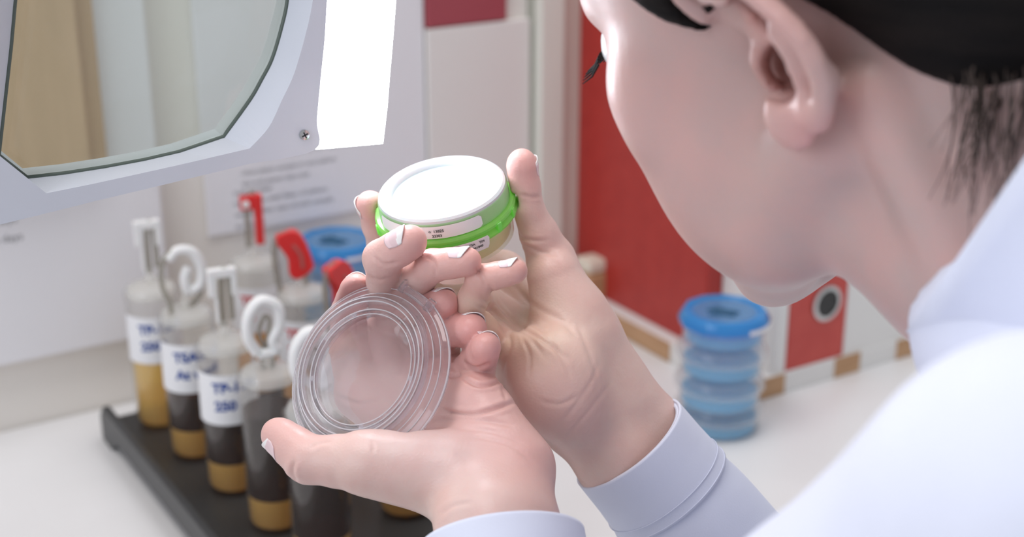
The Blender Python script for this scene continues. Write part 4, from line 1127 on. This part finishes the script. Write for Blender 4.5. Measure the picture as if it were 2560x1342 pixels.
# ---- coat: trunk cloth plus lofted sleeves
def sleeve(path, radii, nseg=72, wr=0.0, seed=1, flat=None, thick=0.0016, cuff_len=0.0):
    """cloth tube, open at its first ring; path in camera space"""
    P = [Vector(v) for v in smooth_path(path, 10)]; m = len(P); R0 = np.interp(np.linspace(0, len(radii) - 1, m), range(len(radii)), radii)
    rnd = random.Random(seed); ph = [(rnd.uniform(0, 6.28), rnd.uniform(0, 6.28), rnd.choice((1, 2, 3)), rnd.uniform(25, 70)) for _ in range(7)]
    prev = Vector((0, 0, -1)); L = 0; rings = []
    for i, p in enumerate(P):
        t = (P[min(i + 1, m - 1)] - P[max(i - 1, 0)]).normalized(); a = (prev - t * prev.dot(t)).normalized(); b = t.cross(a); prev = a
        if i: L += (P[i] - P[i - 1]).length
        ring = []
        for k in range(nseg):
            th_ = 2 * math.pi * k / nseg
            wv = sum(math.sin(th_ * c + q1 + L * fr * 2) * math.sin(q2 + L * fr) for q1, q2, c, fr in ph) / 7
            r = R0[i] * (1 + wr * wv * min(1, max(0, L - cuff_len) / 0.03))
            ring.append(np.array(p + a * (math.cos(th_) * r) + b * (math.sin(th_) * r * (flat or 1.0))))
        rings.append(ring)
    V = np.array(rings).reshape(-1, 3); Q = [(i * nseg + k, i * nseg + (k + 1) % nseg, (i + 1) * nseg + (k + 1) % nseg, (i + 1) * nseg + k) for i in range(m - 1) for k in range(nseg)]
    return V, np.array(Q), rings


def coat_piece(name, V, Q, parent, m=None, thick=0.0018, offset=1.0):
    o = np_mesh(name, V, Q, m or M['coat'], parent, org if parent else None)
    s = o.modifiers.new('cloth', 'SOLIDIFY'); s.thickness = thick; s.offset = offset; return o


nck = unit([.80, .54, -.24]); cc = cp(2590, 350, .430)
MIDL = cp(2250, 1800, .360)
coat_prims = [(ell(CHEST + [.03, .05, 0], [.110, .14, .165]), 0), (cone(SHL, SHR, .048, .062), .015),
              (cone(cp(2790, 800, .42), CHEST + [.02, 0, 0], .058, .09), .02), (cone(cp(2930, 600, .425), CHEST + [.03, 0, 0], .058, .10), .02), (cone(SHL, MIDL, .050, .057), .012), (cone(MIDL, ELL, .057, .052), .012), (cone(ELL, ELL * .72 + WL * .28, .052, .048), .02),
              (cone(SHR, ELR, .060, .050), .02), (cone(ELR, ELR * .72 + WR * .28, .050, .046), .02), (cone(CHEST + [.02, 0, 0], CHEST + [.06, .34, .12], .12, .16), .05)]
FC = Field([-.06, -.10, .16], [.54, .62, .90], 0.0042); AC = FC.new()
for p_, k in coat_prims: put(FC, AC, p_, k)
AI = AC + 0.008
for p_ in (cone(cc - nck * .06, cc - nck * .045, 0.070, 0.070),): put(FC, AI, p_, 0.004)
X, Y, Z = FC.ax[0][:, None, None], FC.ax[1][None, :, None], FC.ax[2][None, None, :]
AC = smax(AC, -AI, 0.002)
PC, QC = surface(FC, AC); PC = relax(PC, QC, 3)
px = np.sin(PC[:, 0] * 60 + PC[:, 1] * 38) * np.sin(PC[:, 1] * 45 - PC[:, 2] * 30 + 1.0)
PC = PC + vnormals(PC, QC) * (px * 0.0016)[:, None]
coat = np_mesh('lab_coat', PC, QC, M['coat'], person, org); coat['label'] = 'white cotton lab coat'


def along(a, b, t): return a + (b - a) * t


def make_sleeve(cuff_c, elbow, r_c, r_e, seed, clen, ax0=None):
    ax_ = unit(elbow - cuff_c) if ax0 is None else unit(ax0)
    m_ = cuff_c + ax_ * (clen + .005)
    path = [cuff_c, cuff_c + ax_ * clen * 0.5, cuff_c + ax_ * clen, along(m_, elbow, 0.30) + (np.array([-.004, .006, 0]) if ax0 is None else 0), along(m_, elbow, 0.68), elbow]
    V, Q, rings = sleeve(path, [r_c, r_c * 1.01, r_c * 1.07, r_c * (1.62 if ax0 is None else 1.25), r_e * 0.98, r_e * 0.98], wr=0.055, seed=seed, cuff_len=clen)
    o = coat_piece('sleeve', V, Q, coat)
    Vc, Qc, rc = sleeve([cuff_c - ax_ * 0.0004, cuff_c + ax_ * clen * 0.5, cuff_c + ax_ * clen], [r_c + .0018, r_c * 1.01 + .0020, r_c * 1.05 + .0022], wr=0.0)
    c = coat_piece('cuff', Vc, Qc, coat, thick=0.0012)
    for tt in (0.80, 0.96) if ax0 is None else ():
        cc = cuff_c + ax_ * clen * tt; u_ = unit(np.cross(ax_, [0, 0, 1.0])); v_ = np.cross(ax_, u_); rr = r_c * (1 + .05 * tt) + .0034
        ring = [Vector(to_world((cc + u_ * math.cos(k / 120 * 6.28318) * rr + v_ * math.sin(k / 120 * 6.28318) * rr)[None])[0]) - org for k in range(121)]
        bm = bmesh.new(); add_tube(bm, ring, 0.00022, 5, cap=False); obj('seam', bm, M['stitch'], coat)
    return o


make_sleeve(CUFF_L, ELL, 0.0275, 0.050, 3, 0.040, CUFF_D)
make_sleeve(cp(1572, 1108, .613), ELR, 0.0250, 0.050, 8, 0.030)

# collar
u_ = unit(np.cross(nck, [0, 0, 1.0])); v_ = np.cross(nck, u_)
Vs = []; nk = 72
for j in range(9):
    t_ = j / 8; rr = 0.0675 + 0.016 * t_ ** 1.5
    for k in range(nk):
        a = 2 * math.pi * k / nk
        Vs.append(cc + nck * (0.050 * t_) + u_ * math.cos(a) * rr + v_ * math.sin(a) * rr)
Qc_ = np.array([(j * nk + k, j * nk + (k + 1) % nk, (j + 1) * nk + (k + 1) % nk, (j + 1) * nk + k) for j in range(8) for k in range(nk)])
coat_piece('collar', np.array(Vs), Qc_, coat, thick=0.002)

# ---- hair: a shell over the skull cut by the hairline, with loose strands
AHr = np.full(FHd.n, 0.03, np.float32)
for p_, k in [hell(-2, 52, 0, 104, 86, 82, 0), hell(-50, 0, 0, 52, 70, 68, 20), hell(-88, 10, 0, 30, 30, 34, 16)]: put(FHd, AHr, p_, k)
X, Y, Z = FHd.ax[0][:, None, None], FHd.ax[1][None, :, None], FHd.ax[2][None, None, :]
f_ = ((X - EAR[0]) * HF[0] + (Y - EAR[1]) * HF[1] + (Z - EAR[2]) * HF[2]) * 1000
u__ = ((X - EAR[0]) * HU[0] + (Y - EAR[1]) * HU[1] + (Z - EAR[2]) * HU[2]) * 1000
# hairline: height above which hair grows, as a function of the forward coordinate
line = np.interp(f_, [-140, -80, -50, -35, -22, -14, -6, 8, 18, 28, 38, 62, 80, 110], [-80, -68, -54, -34, -8, 12, 22, 10, 7, 17, 40, 68, 82, 90]).astype(np.float32)
AHr = smax(AHr, (line - u__) * 0.0007, 0.004)
AHr = np.maximum(AHr, -(EA - 0.0015))
PR_, QR_ = surface(FHd, AHr); PR_ = relax(PR_, QR_, 4)
hair = np_mesh('hair', PR_, QR_, M['hair'], person, org); hair['label'] = 'black hair pulled back behind the ear'
rnd = random.Random(12)
bm = bmesh.new()
for k in range(260):
    x0, y0 = 2380 + 330 * rnd.random() ** 0.7, rnd.uniform(160, 260); d0 = rnd.uniform(.385, .41); amp = rnd.uniform(5, 22); ln_ = rnd.uniform(120, 360); dr = rnd.uniform(-70, 5); pz = rnd.uniform(0, 6)
    pts = [cp(x0 + dr * s * s + amp * math.sin(s * 3.5 + pz), y0 + ln_ * s, d0) for s in np.linspace(0, 1, 6)]
    r0 = rnd.uniform(.00018, .00045)
    add_tube(bm, smooth_path([Vector(to_world(q_[None])[0]) - org for q_ in pts], 4), [r0 * (1 - .7 * i_ / 20) for i_ in range(21)], 4)
obj('loose_hair', bm, M['hairlight'], person, smooth=True)
# eyes and lashes
for s in (1, -1):
    c = hp3(80, 22, 32 * s); R4 = frame_at(c, HF, HL)
    e = lathe('eye', [(0, 0.0122), (0.004, 0.0116), (0.008, 0.0093), (0.011, 0.0052), (0.0121, 0), (0.0110, -0.005), (0, -0.009)], M['eye'], person, 32, Matrix.Translation(c2w(c) - org) @ R4)
    bm = bmesh.new()
    for k in range(16):
        t_ = -1 + 2 * k / 15; b0 = hp3(93 - 4 * t_ * t_, 26 - 5 * t_ * t_, 32 * s + 12 * t_); b1 = b0 + (HF * 9 - HU * 3 + HL * 3 * t_) * .001
        add_tube(bm, [Vector(to_world(q_[None])[0]) - org for q_ in (b0, (b0 + b1) / 2 - HU * .001, b1)], [.0005, .0004, .0002], 5)
    obj('eyelashes', bm, M['hair'], person)
